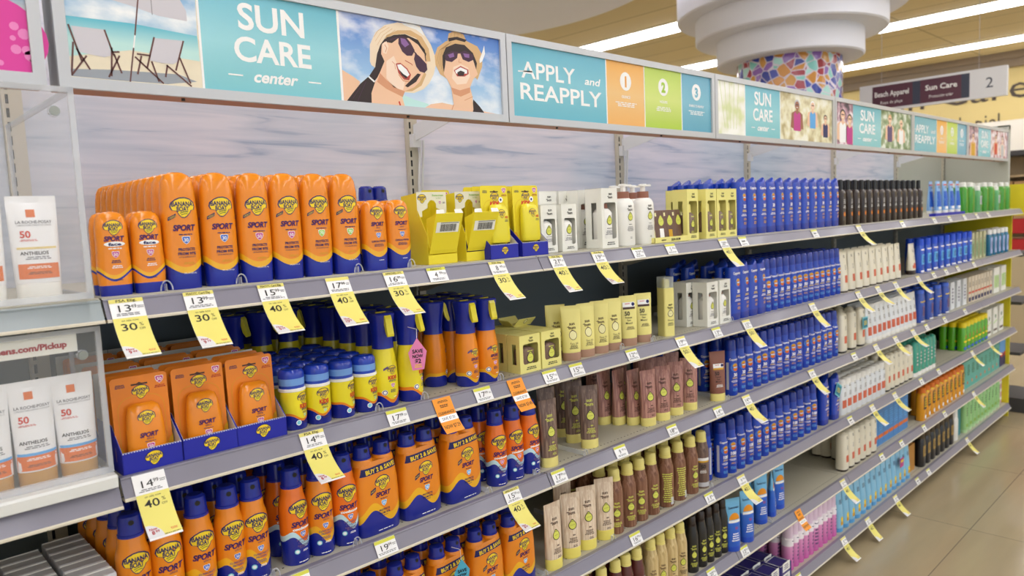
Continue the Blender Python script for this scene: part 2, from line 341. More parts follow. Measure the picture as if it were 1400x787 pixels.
def twin_pack():
    root = thing('twin_pack'); w, d = .05, .026
    s = [(0, w*.94, d*.9, 4), (.004, w*.97, d, 4), (.05, w, d, 4), (.1, w*.97, d, 4), (.128, w*.9, d*.96, 4), (.141, w*.84, d*.9, 4), (.1475, w*.8, d*.82, 4)]
    b = MB(); b.loft(s, wave_mat('print_twin', [(0, BLUE), (.24, 'efb31c'), (.34, ORANGE)], A=-.014, K=78, P=4.6, H=.15, rough=.35), 32); b.build('sleeve', root)
    for sx in (-1, 1):
        c = MB(); c.loft([(.14, .0235, .0225, 2), (.148, .022, .022, 2), (.153, .0195, .0195, 2)], P_OR, 18, bot=False); nozzle_cap(c, .1515, .0185, .028, P_BL); c.build('spray_cap', root).location.x = sx*.0235
    D = Art(surf(s), su=.004, sv=.004); pts = []
    pts = [(-.043, .1217), (-.025, .123), (0, .1245), (.025, .1255), (.042, .1265), (.038, .1405), (.02, .140), (0, .139), (-.02, .1375), (-.039, .1365)]
    D.poly(pts, NAVY, 2); D.text('BUY 2 & SAVE!', .003, .1316, .0085, YEL, 5, w=.07, bold=.035, rot=.07)
    bb_logo(D, .004, .1005, .034); D.poly([(-.025,.0825),(-.013,.089),(-.0125,.097),(-.0245,.091)], NAVY, 4); D.text('NEW', -.0187, .09, .0035, YEL, 6, rot=.4)
    sport(D, .004, .08, .034, 3); D.micro(.005, .07, .024, .003, 1, NAVY); shield(D, .005, .0605, .0125, LBL, '30')
    D.text('PROTECTS', .005, .047, .004, NAVY, 3, w=.026, bold=.03); D.text('FROM 97%', .005, .0408, .004, NAVY, 3, w=.026, bold=.03); D.micro(.005, .0355, .02, .002, 1, NAVY)
    D.micro(.006, .008, .05, .003, 1, WHT); D.build('label', root); return root
def roundrect(x0, z0, x1, z1, r, n=4):
    o = []
    for cx, cz, a in ((x1-r, z0+r, -90), (x1-r, z1-r, 0), (x0+r, z1-r, 90), (x0+r, z0+r, 180)):
        for i in range(n+1): t = math.radians(a+90*i/n); o.append((cx+r*math.cos(t), cz+r*math.sin(t)))
    return o
def blister(kids=False):
    root = thing('blister_pack'); w, h = .0415, .132
    b = MB(); b.plate(roundrect(-w, 0, w, h, .006), 0, .0012, CARD_Y if kids else CARD_OR); b.build('backing_card', root, smooth=0)
    s = [(.004, .027, .0105, 3, 0, -.0105), (.012, .0285, .0115, 3, 0, -.0115), (.05, .0275, .0115, 3, 0, -.0115), (.075, .025, .0105, 3, 0, -.0105), (.085, .022, .0085, 2.8, 0, -.0085), (.0895, .015, .005, 2.6, 0, -.006)]
    c = MB(); c.loft(s, P_YL if kids else P_OR, 24); c.build('lotion_bottle', root)
    D = Art(flat(0)); D.poly([(-.012,.117),(.012,.117),(.012,.1195),(.004,.1195),(0,.1215),(-.004,.1195),(-.012,.1195)], BRN, 1)
    shield(D, .03, .121, .0125, PINK, '50'); D.micro(-.028, .1185, .017, .006, 3, NAVY); D.micro(.03, .11, .02, .005, 2, DRED)
    bb_logo(D, .001, .105, .025); D.line(roundrect(-.034, .004, .034, .1, .02), .0006, DYEL, 1)
    D.poly([(.03,0),(.0425,0),(.0425,.03),(.037,.024),(.033,.012)], DYEL, 2); D.poly([(.03,0),(.0425,0),(.0425,.006),(.036,.003)], NAVY, 3); D.poly([(-.0425,.004),(-.033,.006),(-.03,.016),(-.034,.024),(-.0425,.026)], DYEL, 2)
    if kids:
        D.text('KIDS', 0, .091, .0115, RED, 3, w=.028, bold=.05, shear=.1); D.disc(.019, .1, .0065, WHT, 3); D.disc(.019, .1, .0028, NAVY, 4); D.text('SPORT', 0, .08, .006, NAVY, 3, w=.026, bold=.04)
    D.build('card_print', root)
    E_ = Art(surf(s)); bb_logo(E_, .0, .067, .025 if not kids else .022)
    if kids: E_.text('KIDS', .014, .06, .005, RED, 3, w=.01, bold=.04); E_.micro(.013, .052, .014, .005, 2, NAVY)
    else:
        sport(E_, .001, .042, .026); E_.text('ultra', .002, .036, .004, NAVY, 3); E_.micro(.002, .031, .022, .002, 1, NAVY); shield(E_, .002, .023, .0115, PINK, '50')
    E_.build('bottle_print', root); return root
def tray(w=.088, d=.12, kids=False):
    root = thing('display_tray'); b = MB(); t = .0012; hw = w/2; fh = .034 if not kids else .032; bh = .07
    b.box(-hw, 0, 0, hw, d, t, CARD_B); b.box(-hw, 0, 0, hw, t, fh, CARD_B); b.box(-hw+t, t, 0, hw-t, t*1.6, fh*1.01, CARD_IN)
    for s in (-1, 1):
        x0, x1 = (-hw, -hw+t) if s < 0 else (hw-t, hw)
        b.prism([(0, 0), (d, 0), (d, bh), (.045, bh), (0, fh)], x0, x1, CARD_B)
        xi = -hw+t if s < 0 else hw-t; b.prism([(t, t), (d, t), (d, bh*1.005), (.045, bh*1.005), (t, fh)], min(xi, xi-s*.0005), max(xi, xi-s*.0005), CARD_IN)
    b.box(-hw, d-t, 0, hw, d, bh if kids else .142, CARD_IN); b.build('tray_body', root, smooth=0)
    D = Art(flat(0)); bb_logo(D, .001, .017, .026 if not kids else .02)
    for i in range(22): D.rect(-hw+.001+i*w/22, fh-.0012, -hw+.001+i*w/22+w/44, fh-.0002, WHT, 2)
    D.build('tray_print', root); return root
def roll_stick():
    root = thing('sunscreen_stick'); r = .0235
    s = [(0, r*.93, r*.93, 2), (.003, r, r, 2), (.07, r, r, 2)]; b = MB(); b.loft(s, wave_mat('print_stick', [(0, BLUE), (.3, 'ef8a1c'), (.36, 'f2e22c')], A=.006, K=130, P=2.6, H=.07), 24); b.build('stick_body', root)
    c = MB(); c.loft([(.0695, r*1.0, r, 2), (.0705, r*1.04, r*1.04, 2), (.0745, r*1.03, r*1.03, 2), (.0755, r*.98, r*.98, 2)], P_WH, 24); c.build('collar', root)
    c = MB(); cm = wave_mat('print_stick_cap', [(0, '2444b4'), (.805, '6f9ee0'), (.93, '1c3cb0')], H=.1, rough=.2)
    c.loft([(.0755, r*.97, r*.97, 2), (.0965, r*.99, r*.99, 2), (.104, r*.96, r*.96, 2), (.1085, r*.8, r*.8, 2), (.11, r*.45, r*.45, 2)], cm, 24); c.build('cap', root)
    D = Art(surf(s)); bb_logo(D, .006, .056, .023); D.text('KIDS', .007, .0425, .0075, RED, 3, w=.018, bold=.05); D.text('SPORT', .008, .0365, .0036, NAVY, 3, w=.014, bold=.03); D.micro(.008, .031, .014, .003, 2, NAVY)
    shield(D, .008, .0255, .006, GRN, '50'); D.disc(-.006, .0135, .0048, WHT, 4); D.disc(-.006, .0135, .0036, CYAN, 5); D.micro(.008, .013, .014, .004, 2, BRN); D.build('label', root); return root
def trigger(kids=False):
    root = thing('trigger_spray_bottle'); r = .0265
    s = [(0, r*.93, r*.93, 2), (.004, r, r, 2), (.06, r, r, 2), (.085, r*.97, r*.97, 2), (.105, r*.85, r*.85, 2), (.118, r*.76, r*.76, 2)]
    b = MB(); nm = 'kids' if kids else 'sport'
    b.loft(s, wave_mat('print_trigger_'+nm, [(0, BLUE), (.13, 'ef8a1c' if kids else 'efb31c'), (.19, 'f2e22c' if kids else ORANGE)], A=-.008, K=125, P=-.3, H=.12), 24); b.build('bottle_body', root)
    c = MB(); c.loft([(.116, .0215, .0215, 2.2), (.13, .0205, .021, 2.2), (.15, .0215, .023, 2.3), (.175, .024, .026, 2.6), (.184, .0245, .0265, 2.8), (.187, .022, .024, 2.8)], P_BL, 24); c.build('spray_head', root)
    t = MB(); t.prism([(-.0255, .180), (-.0275, .183), (-.031, .178), (-.0345, .16), (-.038, .146), (-.0375, .142), (-.0345, .141), (-.028, .15), (-.0245, .165)], -.007, .007, P_YL); t.build('trigger', root, smooth=0)
    t = MB(); t.loft([(.1865, .012, .004, 3), (.188, .011, .003, 3)], P_YL, 12); t.build('top_button', root)
    D = Art(surf(s)); ox = .004
    bb_logo(D, ox, .073, .02); D.poly([(-.018+ox,.073),(-.009+ox,.078),(-.0085+ox,.0825),(-.0175+ox,.0775)], MAUVE, 4)
    if kids: D.text('KIDS', ox, .059, .007, RED, 3, w=.02, bold=.05)
    else: sport(D, ox, .06, .022)
    D.micro(ox, .0525, .022, .004, 2, NAVY); shield(D, ox, .043, .009, PINK, '50'); D.micro(ox, .032, .015, .007, 3, NAVY); D.disc(-.013, .03, .0052, WHT, 4); D.disc(-.013, .03, .0043, NAVY, 5); D.disc(-.013, .03, .003, WHT, 6); D.micro(ox+.004, .02, .01, .002, 1, WHT)
    D.build('label', root); return root
def tube(h, w, d, bodym, capm, capz=.024, art=None, name='lotion_tube', clear=False, capw=.88):
    """squeeze tube standing on its cap, crimped flat at the top"""
    root = thing(name); 
    s = [(capz, w*.9, d*.98, 2), (capz+.004, w*.92, d, 2), (h*.4, w*.94, d*.86, 2), (h*.7, w*.97, d*.5, 2), (h*.92, w, d*.14, 2), (h*.935, w, .0009, 2), (h, w, .0008, 2)]
    b = MB(); b.loft(s, bodym, 24); b.build('tube_body', root)
    c = MB(); c.loft([(0, w*capw, d*.96, 2), (.002, w*(capw+.02), d, 2), (capz-.001, w*.9, d, 2), (capz, w*.86, d*.94, 2)], capm, 24); c.build('cap', root)
    D = Art(surf(s), su=.005, sv=.02)
    if art: art(D)
    D.build('label', root); return root
def art_bum(ink_, h, pearw=.024, y2=None, out=None):
    def f(D):
        sun_bum(D, 0, h*.74, .024, ink_); pear(D, 0, h*.53, pearw, out=out, fill=y2); D.micro(.002, h*.37, .01, .006, 1, ink_); D.micro(0, h*.29, .028, .014, 4, ink_, seed=3); D.micro(.004, h*.2, .016, .006, 2, ink_)
    return f
def art_face(D):
    sun_bum(D, 0, .088, .022, BRN); D.disc(.001, .064, .0105, BRN, 2, rz=.012); D.disc(.001, .064, .0093, CREAM, 3, rz=.0107); D.line([(-.006,.072),(0,.077),(.007,.0725)], .0015, BRN, 4); D.text('Face 50', .003, .043, .005, BRN, 3); D.micro(.002, .034, .024, .01, 4, BRN)
def art_50(ink_):
    def f(D):
        D.rect(-.018, .106, .018, .119, WHT, 2); D.rect(-.018, .1, .018, .106, BRN if ink_ is not WHT else DYEL, 2); D.disc(.013, .113, .005, NAVY, 3); D.micro(-.004, .115, .02, .004, 1, RED)
        D.text('50', -.007, .089, .011, BLK, 3, bold=.03)
        for i, t in enumerate(('Premium', 'Face', 'Mineral')): D.text(t, -.0035, .078-.0075*i, .0052, BLK, 3, w=.019 if i != 1 else .01, bold=.01)
        D.micro(0, .049, .026, .009, 4, ink_)
    return f
def bar_line(D, x, z, w, h, n, m, seed=1):
    r = random.Random(seed); q = x
    while q < x+w: t = r.uniform(.0004, .0014); D.rect(q, z, q+t, z+h, m, 3); q += t+r.uniform(.0004, .0012)
def window_box(w, d, h, m, wz0, wz1, inner, name='boxed_lotion', side=True, logo=BLK):
    """carton with a rounded cut-out window wrapping onto its left side, the product seen inside"""
    root = thing(name); hw, t = w/2, .0009; b = MB(); x0, x1 = -hw+w*.16, hw-w*.1
    b.box(-hw, 0, 0, hw, t, wz0, m); b.box(-hw, 0, wz1, hw, t, h, m); b.box(-hw, 0, wz0, x0, t, wz1, m); b.box(x1, 0, wz0, hw, t, wz1, m)
    ya, yb = d*.3, d*.62
    for sx in (-1, 1):
        a, c = (-hw, -hw+t) if sx < 0 else (hw-t, hw)
        if side and sx < 0:
            b.box(a, t, 0, c, d, wz0, m); b.box(a, t, wz1, c, d, h, m); b.box(a, t, wz0, c, ya, wz1, m); b.box(a, yb, wz0, c, d, wz1, m)
        else: b.box(a, t, 0, c, d, h, m)
    b.box(-hw, d-t, 0, hw, d, h, m); b.box(-hw, 0, 0, hw, d, t, m); b.box(-hw, 0, h-t, hw, d, h, m)
    r = w*.09
    for cx, cz, a in ((x0, wz0, 0), (x1, wz0, 1), (x1, wz1, 2), (x0, wz1, 3)):   # rounded window corners
        sx = 1 if a in (0, 3) else -1; sz = 1 if a in (0, 1) else -1
        arc = [(cx+sx*r*(1-math.sin(k*PI/8)), cz+sz*r*(1-math.cos(k*PI/8))) for k in range(5)]
        b.plate([(cx, cz)]+arc, 0, t, m)
    b.build('carton', root, smooth=0); inner(root, d)
    D = Art(flat(0)); sun_bum(D, .004, (wz1+h)/2, min(.02, (h-wz1)*.75), logo); D.micro(.002, wz0*.5, w*.6, wz0*.4, 2, logo); D.build('carton_print', root)
    return root
def inner_bottle(bm_, h, w, capm=None, capz=0, z0=.006, art=None):
    def f(root, d):
        s = [(z0, w*.9, d*.36, 3), (z0+.004, w, d*.4, 3), (z0+h*.85, w, d*.4, 3), (z0+h*.95, w*.7, d*.3, 2.6), (z0+h, w*.4, d*.2, 2)]
        s = [q+(-w*.12, d*.42) for q in s]; b = MB(); b.loft(s, bm_, 20)
        if capm: b.loft([(z0+h*.97, w*.62, w*.62, 2, -w*.12, d*.42), (z0+h+capz, w*.58, w*.58, 2, -w*.12, d*.42)], capm, 16)
        o = b.build('bottle_inside', root); D = Art(surf(s)); art(D, z0, h, w); D.build('inner_label', o)
    return f
def in_white(D, z0, h, w): pear(D, 0, z0+h*.66, w*.95); D.micro(0, z0+h*.45, w*1.3, h*.03, 1, BLK); D.micro(0, z0+h*.34, w*1.4, h*.12, 4, GREY)
def in_brown(D, z0, h, w): pear(D, .001, z0+h*.55, w*1.0); D.micro(0, z0+h*.82, w, h*.08, 1, PEAR); D.micro(0, z0+h*.25, w, h*.08, 2, PEAR)
def pump_bottle():
    root = thing('pump_bottle'); w = .0335
    s = [(0, w*.93, .021, 2.8), (.004, w, .023, 2.8), (.1, w, .023, 2.8), (.115, w*.95, .022, 2.7), (.124, w*.78, .019, 2.4), (.128, w*.55, .0165, 2)]
    b = MB(); b.loft(s, P_WH, 28); b.build('bottle_body', root)
    c = MB(); c.loft([(.127, .0165, .0165, 2), (.146, .016, .016, 2)], P_BR, 24); c.build('collar', root)
    c = MB(); c.loft([(.146, .0075, .0075, 2), (.16, .007, .007, 2), (.1605, .013, .011, 2), (.165, .0135, .011, 2), (.167, .01, .008, 2)], P_WH, 18)
    c.prism([(-.004, .1605), (.004, .1605), (.004, .166), (-.004, .166)], .005, .034, P_WH); c.build('pump', root)
    D = Art(surf(s)); sun_bum(D, .0, .103, .022, BLK); pear(D, 0, .079, .021); D.micro(0, .058, .018, .003, 1, BLK); D.micro(0, .046, .028, .014, 5, GREY); D.micro(.002, .022, .01, .006, 2, GREY); D.build('label', root); return root
def balm_display():
    root = thing('lip_balm_display'); b = MB(); w = .165; hw = w/2
    b.prism([(.02, .012), (.026, .012), (.034, .092), (.028, .092)], -hw, hw, CARD_BR)
    for x in (-hw, hw-.001): b.prism([(.03, 0), (.07, 0), (.07, .09), (.03, .09)], x, x+.001, CARD_BR)
    b.build('header_card', root, smooth=0)
    t = MB(); t.box(-hw, 0, 0, hw, .001, .016, CARD_LY); t.box(-hw, 0, 0, hw, .07, .001, CARD_LY); t.box(-hw, 0, 0, -hw+.001, .07, .016, CARD_LY); t.box(hw-.001, 0, 0, hw, .07, .016, CARD_LY); t.build('tray', root, smooth=0)
    D = Art(lambda u, v, off: (u, .02+.1*(v-.012)-off, v), su=None)
    for i in range(4): pear(D, -hw+.022+i*.044, .062, .026, out=PEAR); D.rect(-hw+.038+i*.044, .075, -hw+.046+i*.044, .085, CREAM, 2)
    D.rect(-hw+.012, .012, -hw+.032, .036, CREAM, 2); D.rect(-hw+.056, .012, -hw+.076, .04, WHT, 2); D.rect(-hw+.1, .012, -hw+.118, .036, DYEL, 2)
    D.build('header_print', root)
    E_ = Art(flat(0)); E_.text('SUN BUM', .02, .008, .007, BLK, 3, w=.045, bold=.03); E_.micro(-.04, .008, .03, .006, 1, BRN); E_.build('tray_print', root); return root
def cop_lotion(h=.19):
    root = thing('sunscreen_bottle'); w, d = .032, .018
    s = [(.022, w*.97, d*.97, 3), (h*.3, w, d, 3), (h*.6, w*.98, d, 3), (h*.8, w*.95, d*.92, 3), (h*.87, w*.92, d*.85, 3), (h*.9, w*.9, d*.8, 3)]
    b = MB(); b.loft([q+(0, 0, 0) for q in s]+[(h*.9, w*.9, d*.78, 3, 0, 0, .3), (h*.915, w*.82, d*.6, 2.6, .001, 0, .5), (h*.925, w*.7, d*.3, 2.4, .003, 0, .55)], P_CB, 26); b.build('bottle_body', root)
    c = MB(); c.loft([(0, w*.92, d*.92, 3), (.002, w*.95, d*.95, 3), (.022, w*.96, d*.96, 3)], P_CB2, 26); c.build('cap', root)
    D = Art(surf(s)); D.text('Coppertone', .003, h*.8, .0085, WHT, 3, w=.043, bold=.03); swirl(D, .003, h*.64, .026); D.text('30', .006, h*.49, .011, WHT, 3, bold=.04)
    D.micro(.004, h*.41, .03, .008, 2, YEL); D.micro(.002, h*.34, .034, .008, 2, WHT, seed=4); D.micro(.008, h*.27, .022, .008, 2, DYEL); D.micro(.008, h*.2, .018, .01, 3, DYEL, seed=9); D.build('label', root); return root
def cop_spray(num='50'):
    root = thing('sunscreen_spray'); r = .0232; h = .148
    s = can_secs(r, h, .0185, .112); b = MB(); b.loft(s, P_CB, 22); b.build('can_body', root)
    c = MB(); c.loft([(h-.001, .0188, .0188, 2), (h+.003, .0192, .0192, 2), (h+.03, .0178, .0178, 2), (h+.035, .015, .015, 2), (h+.036, .008, .008, 2)], P_CB2, 20); c.build('cap', root)
    D = Art(surf(s)); D.text('Coppertone', .001, .12, .0065, WHT, 3, w=.032, bold=.03); swirl(D, .002, .094, .027); D.text(num, .004, .07, .0105, WHT, 3, bold=.04)
    D.micro(.003, .059, .024, .006, 2, YEL); D.micro(.002, .048, .026, .008, 3, WHT, seed=4); D.micro(.003, .036, .02, .006, 2, DYEL); D.micro(.003, .02, .024, .01, 4, LBL, seed=8); D.rect(-.0215, .02, -.017, .11, LGREY, 1); D.build('label', root); return root
def bum_spray(bodym, inkm, capm, h=.148, big=False, pfill=None, label_kind=0):
    root = thing('sunscreen_spray'); r = .0245
    s = can_secs(r, h, .017, h*.76); b = MB(); b.loft(s, bodym, 22); b.build('can_body', root)
    c = MB(); c.loft([(h-.002, .0178, .0178, 2), (h+.004, .0178, .0178, 2), (h+.0045, .0165, .0165, 2), (h+.024, .0163, .0163, 2), (h+.03, .013, .013, 2), (h+.032, .006, .006, 2)], capm, 20); c.build('cap', root)
    D = Art(surf(s))
    if label_kind == 0: sun_bum(D, .003, .085, .022, inkm); pear(D, .003, .061, .022, fill=pfill, out=None if inkm is not BLK else BLK); D.micro(.003, .042, .012, .005, 1, inkm); D.micro(.003, .028, .028, .014, 4, inkm, seed=5)
    elif label_kind == 1: D.micro(.0, .06, .034, .09, 14, inkm, seed=6); D.rect(.008, .008, .018, .03, LGREY, 2)
    else: D.rect(-.02, .09, .02, .099, WHT, 2); D.rect(-.02, .085, .02, .09, DYEL, 2); D.text('50', 0, .072, .012, BLK, 3, bold=.03); D.micro(0, .055, .026, .01, 3, inkm); D.rect(-.02, 0.006, .02, .02, LGREY, 2)
    D.build('label', root); return root
def plain_bottle(w, d, h, bodym, capm, capw=.5, caph=.03, art=None, e=2.8, name='lotion_bottle', topcap=True, n=18, shoulder=.12):
    root = thing(name); hb = h-caph if topcap else h; z0 = 0 if topcap else caph
    if topcap: s = [(0, w*.93, d*.93, e), (.003, w, d, e), (hb*(1-shoulder), w, d, e), (hb*(1-shoulder*.45), w*.88, d*.9, e), (hb, w*capw*1.05, d*min(1, capw*1.3), 2.2)]
    else: s = [(z0, w*.95, d*.96, e), (z0+.003, w, d, e), (h*.85, w*.97, d*.95, e), (h*.95, w*.85, d*.8, e), (h, w*.4, d*.35, 2.2)]
    b = MB(); b.loft(s, bodym, n); b.build('bottle_body', root); c = MB()
    if topcap: c.loft([(hb-.001, w*capw, min(d, w*capw), 2), (h-.003, w*capw*.95, min(d, w*capw)*.95, 2), (h, w*capw*.7, min(d, w*capw)*.7, 2)], capm, 14)
    else: c.loft([(0, w*.88, d*.92, e), (caph, w*.92, d*.95, e)], capm, n)
    c.build('cap', root)
    if art: D = Art(surf(s)); art(D, h); D.build('label', root)
    return root
def art_band(m1, z1, h1, m2=None, z2=0, h2=0, wd=.03, mic=None, mz=.5, mh=.1):
    def f(D, h):
        D.rect(-wd/2, h*z1, wd/2, h*(z1+h1), m1, 2)
        if m2: D.rect(-wd/2, h*z2, wd/2, h*(z2+h2), m2, 2)
        if mic: D.micro(0, h*mz, wd, h*mh, 3, mic)
    return f
def carton(w, d, h, m, art=None, name='carton'):
    root = thing(name); b = MB(); b.box(-w/2, 0, 0, w/2, d, h, m); b.build('box_body', root, smooth=0)
    if art: D = Art(flat(0)); art(D, h); D.build('label', root)
    return root
def kids_dispenser():
    """tall open yellow carton: cream header with cut-out, flap with barcode folded out in front"""
    root = thing('dispenser_box'); w, d = .078, .085; hw = w/2; t = .001; b = MB()
    b.box(-hw, d-t, 0, hw, d, .145, CARD_Y); b.box(-hw, 0, 0, hw, d, t, CARD_Y); b.box(-hw, 0, 0, hw, t, .02, CARD_Y)
    for s in (-1, 1):
        a, c = (-hw, -hw+t) if s < 0 else (hw-t, hw)
        b.prism([(0, 0), (d, 0), (d, .145), (.03, .15), (.03, .115), (0, .06)], a, c, CARD_Y)
    b.build('carton', root, smooth=0)
    hd = MB(); hole = [(-.027, .112), (-.012, .118), (-.0115, .127), (-.006, .1335), (0, .135), (.006, .1335), (.0115, .127), (.012, .118), (.027, .112)]
    hd.plate([(-hw, .1)]+[(-hw, .152), (-.0001, .152), (-.0001, .135)]+hole[:4][::-1]+[(-.027, .1)], .029, .03, CARD_CR)
    hd.plate([(hw, .1), (.027, .1)]+hole[5:][::-1]+[(.0001, .135), (.0001, .152), (hw, .152)], .029, .03, CARD_CR); ho = hd.build('header', root, smooth=0)
    D = Art(flat(.029)); bb_logo(D, -.026, .137, .022); D.text('Sunscreen', .016, .145, .004, ink('leaf', '8ab84a'), 3, w=.03, bold=.03); D.text('Lip Balm', .018, .139, .003, ink('leaf', '8ab84a'), 3); shield(D, .021, .129, .007, PINK, '50'); D.micro(.032, .129, .008, .004, 2, NAVY); D.build('header_print', ho)
    fl = MB(); P = [(0, .022), (-.004, .03), (-.03, .105), (-.029, .106), (-.003, .031), (.001, .022)]
    fl.prism(P, -hw+.003, hw-.003, CARD_Y)
    for s in (-1, 1): fl.add([(s*(hw-.003), -.004, .03), (s*(hw-.003), -.03, .105), (s*hw, .0, .095), (s*hw, 0, .05)], [(0, 1, 2, 3)], CARD_Y)
    arc = [(-hw+.003, .105)]+[(.014*math.cos(PI-PI*i/8), .105-.012*math.sin(PI*i/8)) for i in range(9)]+[(hw-.003, .105), (hw-.003, .112), (-hw+.003, .112)]
    fl.add([(x, -.03-(z-.105)*-.35-.0003, z) for x, z in [(-hw+.003, .105), (-.014, .105), (-.014, .113), (-hw+.006, .113)]], [(0, 1, 2, 3)], CARD_W)
    fl.add([(x, -.03+(z-.105)*.35, z) for x, z in [(.014, .105), (hw-.003, .105), (hw-.006, .113), (.014, .113)]], [(0, 1, 2, 3)], CARD_W)
    fo = fl.build('front_flap', root, smooth=0)
    D = Art(lambda u, v, off: (u, -.004-(v-.03)*.347-off, v), su=None); D.rect(-.03, .066, .03, .087, CARD_W, 1); bar_line(D, -.02, .068, .042, .015, 1, BLK); D.rect(-.02, .0845, .028, .0862, GREY, 2); D.build('barcode_sticker', fo)
    return root
def lrp_tube(w=.027, gel=False):
    def art(D):
        D.rect(-.0085, .124-(0 if gel else .004), .0025, .135-(0 if gel else .004), ORG, 2); D.text('LA ROCHE-POSAY', 0, .1135, .0042, GREY, 3, w=.044, bold=.02); D.text('LABORATOIRE DERMATOLOGIQUE', 0, .109, .002, GREY, 3, w=.042)
        D.text('50', -.0125, .0965, .0095, RED, 3, bold=.03); D.micro(-.009, .088, .026, .003, 2, RED, 2)
        D.rect(-.024, .0755 if not gel else .045, .024, .0785 if not gel else .049, ink('sand', 'e6cf8a') if not gel else LBL, 2)
        D.text('ANTHELIOS', -.004, .07 if not gel else .064, .005, BLK, 3, w=.034, bold=.02); D.micro(0, .063 if not gel else .057, .038, .005, 2, GREY, 2)
        D.rect(-.0245, .034 if not gel else .024, .0245, .055 if not gel else .045, ORG, 2); D.micro(0, .05 if not gel else .04, .036, .004, 2, WHT, 3); D.micro(0, .042 if not gel else .031, .036, .004, 2, BRN, 3)
    r = tube(.15, w, .019, mat('tube_white', 'eeeef0', .3, coat=.3), mat('cap_amber', 'c0904a', .2, coat=.5) if gel else P_WH, .028 if not gel else .022, art, 'sunscreen_tube', capw=.86)
    return r
# ------------------------------------------------------------------ copies
def dup(root):
    r = root.copy(); C.objects.link(r)
    for ch in root.children:
        c = ch.copy(); C.objects.link(c); c.parent = r
        for g in ch.children:
            d = g.copy(); C.objects.link(d); d.parent = c
    return r
PROTO = {}
def inst(key, fn, *a, **k):
    if key not in PROTO:
        PROTO[key] = fn(*a, **k); return PROTO[key]
    return dup(PROTO[key])
ORD = ['first', 'second', 'third', 'fourth', 'fifth', 'sixth', 'seventh', 'eighth', 'ninth', 'tenth', 'eleventh', 'twelfth', 'thirteenth', 'fourteenth', 'fifteenth', 'sixteenth', 'seventeenth', 'eighteenth', 'nineteenth', 'twentieth']
ORD += ['twenty-'+o for o in ORD[:9]]
SHELF = {1: 'top shelf', 2: 'second shelf', 3: 'third shelf', 4: 'fourth shelf', 5: 'fifth shelf', 6: 'bottom shelf'}
# ------------------------------------------------------------------ fixture geometry
BAY = .9144; X0 = .3024
def bx(n): return X0+BAY*n
ZT = {1: 1.406, 2: 1.1372, 3: .8899, 4: .6185, 5: .3625, 6: .0935}       # top edge of each price channel
ZS = {1: 1.409, 2: 1.1368, 3: .8893, 4: .618, 5: .362, 6: .093}          # deck surfaces
YL = {1: 1.169, 2: 1.169, 3: 1.169, 4: 1.189, 5: 1.197, 6: 1.214}        # foot of the channel
YB = 1.655
GRP = {}
def put(root, L, x, yf, d, label, cat, group, rz=0, dz=0):
    root.location = (x, yf+d/2, ZS[L]+dz); root.rotation_euler = (0, 0, rz)
    tag(root, label, cat, group); return root
def row(key, fn, args, L, x0, x1, n, deep, d, desc, cat, yf=None, dy=None, jit=.0012, rj=.02, side=None, skip=0, centers=None, dz=0, rot=0):
    """n facings between the outer edges x0..x1, each a column going back"""
    yf = YL[L]+.036 if yf is None else yf; dy = dy or d*1.03; p = (x1-x0)/n
    deeps = deep if isinstance(deep, (list, tuple)) else [deep]*n
    xs = centers or [x0+p*(i+.5) for i in range(n)]
    for i in range(len(xs)):
        for k in range(skip, deeps[i]):
            o = inst(key, fn, *args)
            j = random.uniform(-jit, jit); q = random.uniform(-rj, rj)+rot
            if len(xs) == 1: lab = f"{desc} on {SHELF[L]}" if k == 0 else f"{desc}, {ORD[k]} one back, {SHELF[L]}"
            elif k == 0: lab = f"{desc}, {ORD[i]} from left in front row, {SHELF[L]}"
            else: lab = f"{desc}, {ORD[k]} row back, {ORD[i]} from left, {SHELF[L]}"
            put(o, L, xs[i]+j, yf+k*dy-d/2 if False else yf+k*dy, 0, lab, cat, f"{desc}s on the {SHELF[L]}", q, dz)
            for_depth = d/2; o.location.y += for_depth
def X(L, u, y=None): 
    y = y or YL[L]+.04
    return xat(u, y, ZS[L])
STEEL = mat('shelf_steel', 'a9a7ad', .45, noise=.04, nscale=6); LIPM = mat('price_channel_grey', '838190', .4, coat=.15); LIPM2 = mat('price_channel_pale', '98a2a6', .4, coat=.15)
EDGE = mat('channel_edge_cream', 'd9d2c0', .45); DECK = mat('deck_almond', 'bdb9a8', .5, noise=.03, nscale=8); DARKM = mat('steel_dark', '3c3c3e', .6); UPR = mat('upright_beige', 'cdc5b4', .45); HOLE = mat('slot_dark', '1e1e20', .8)
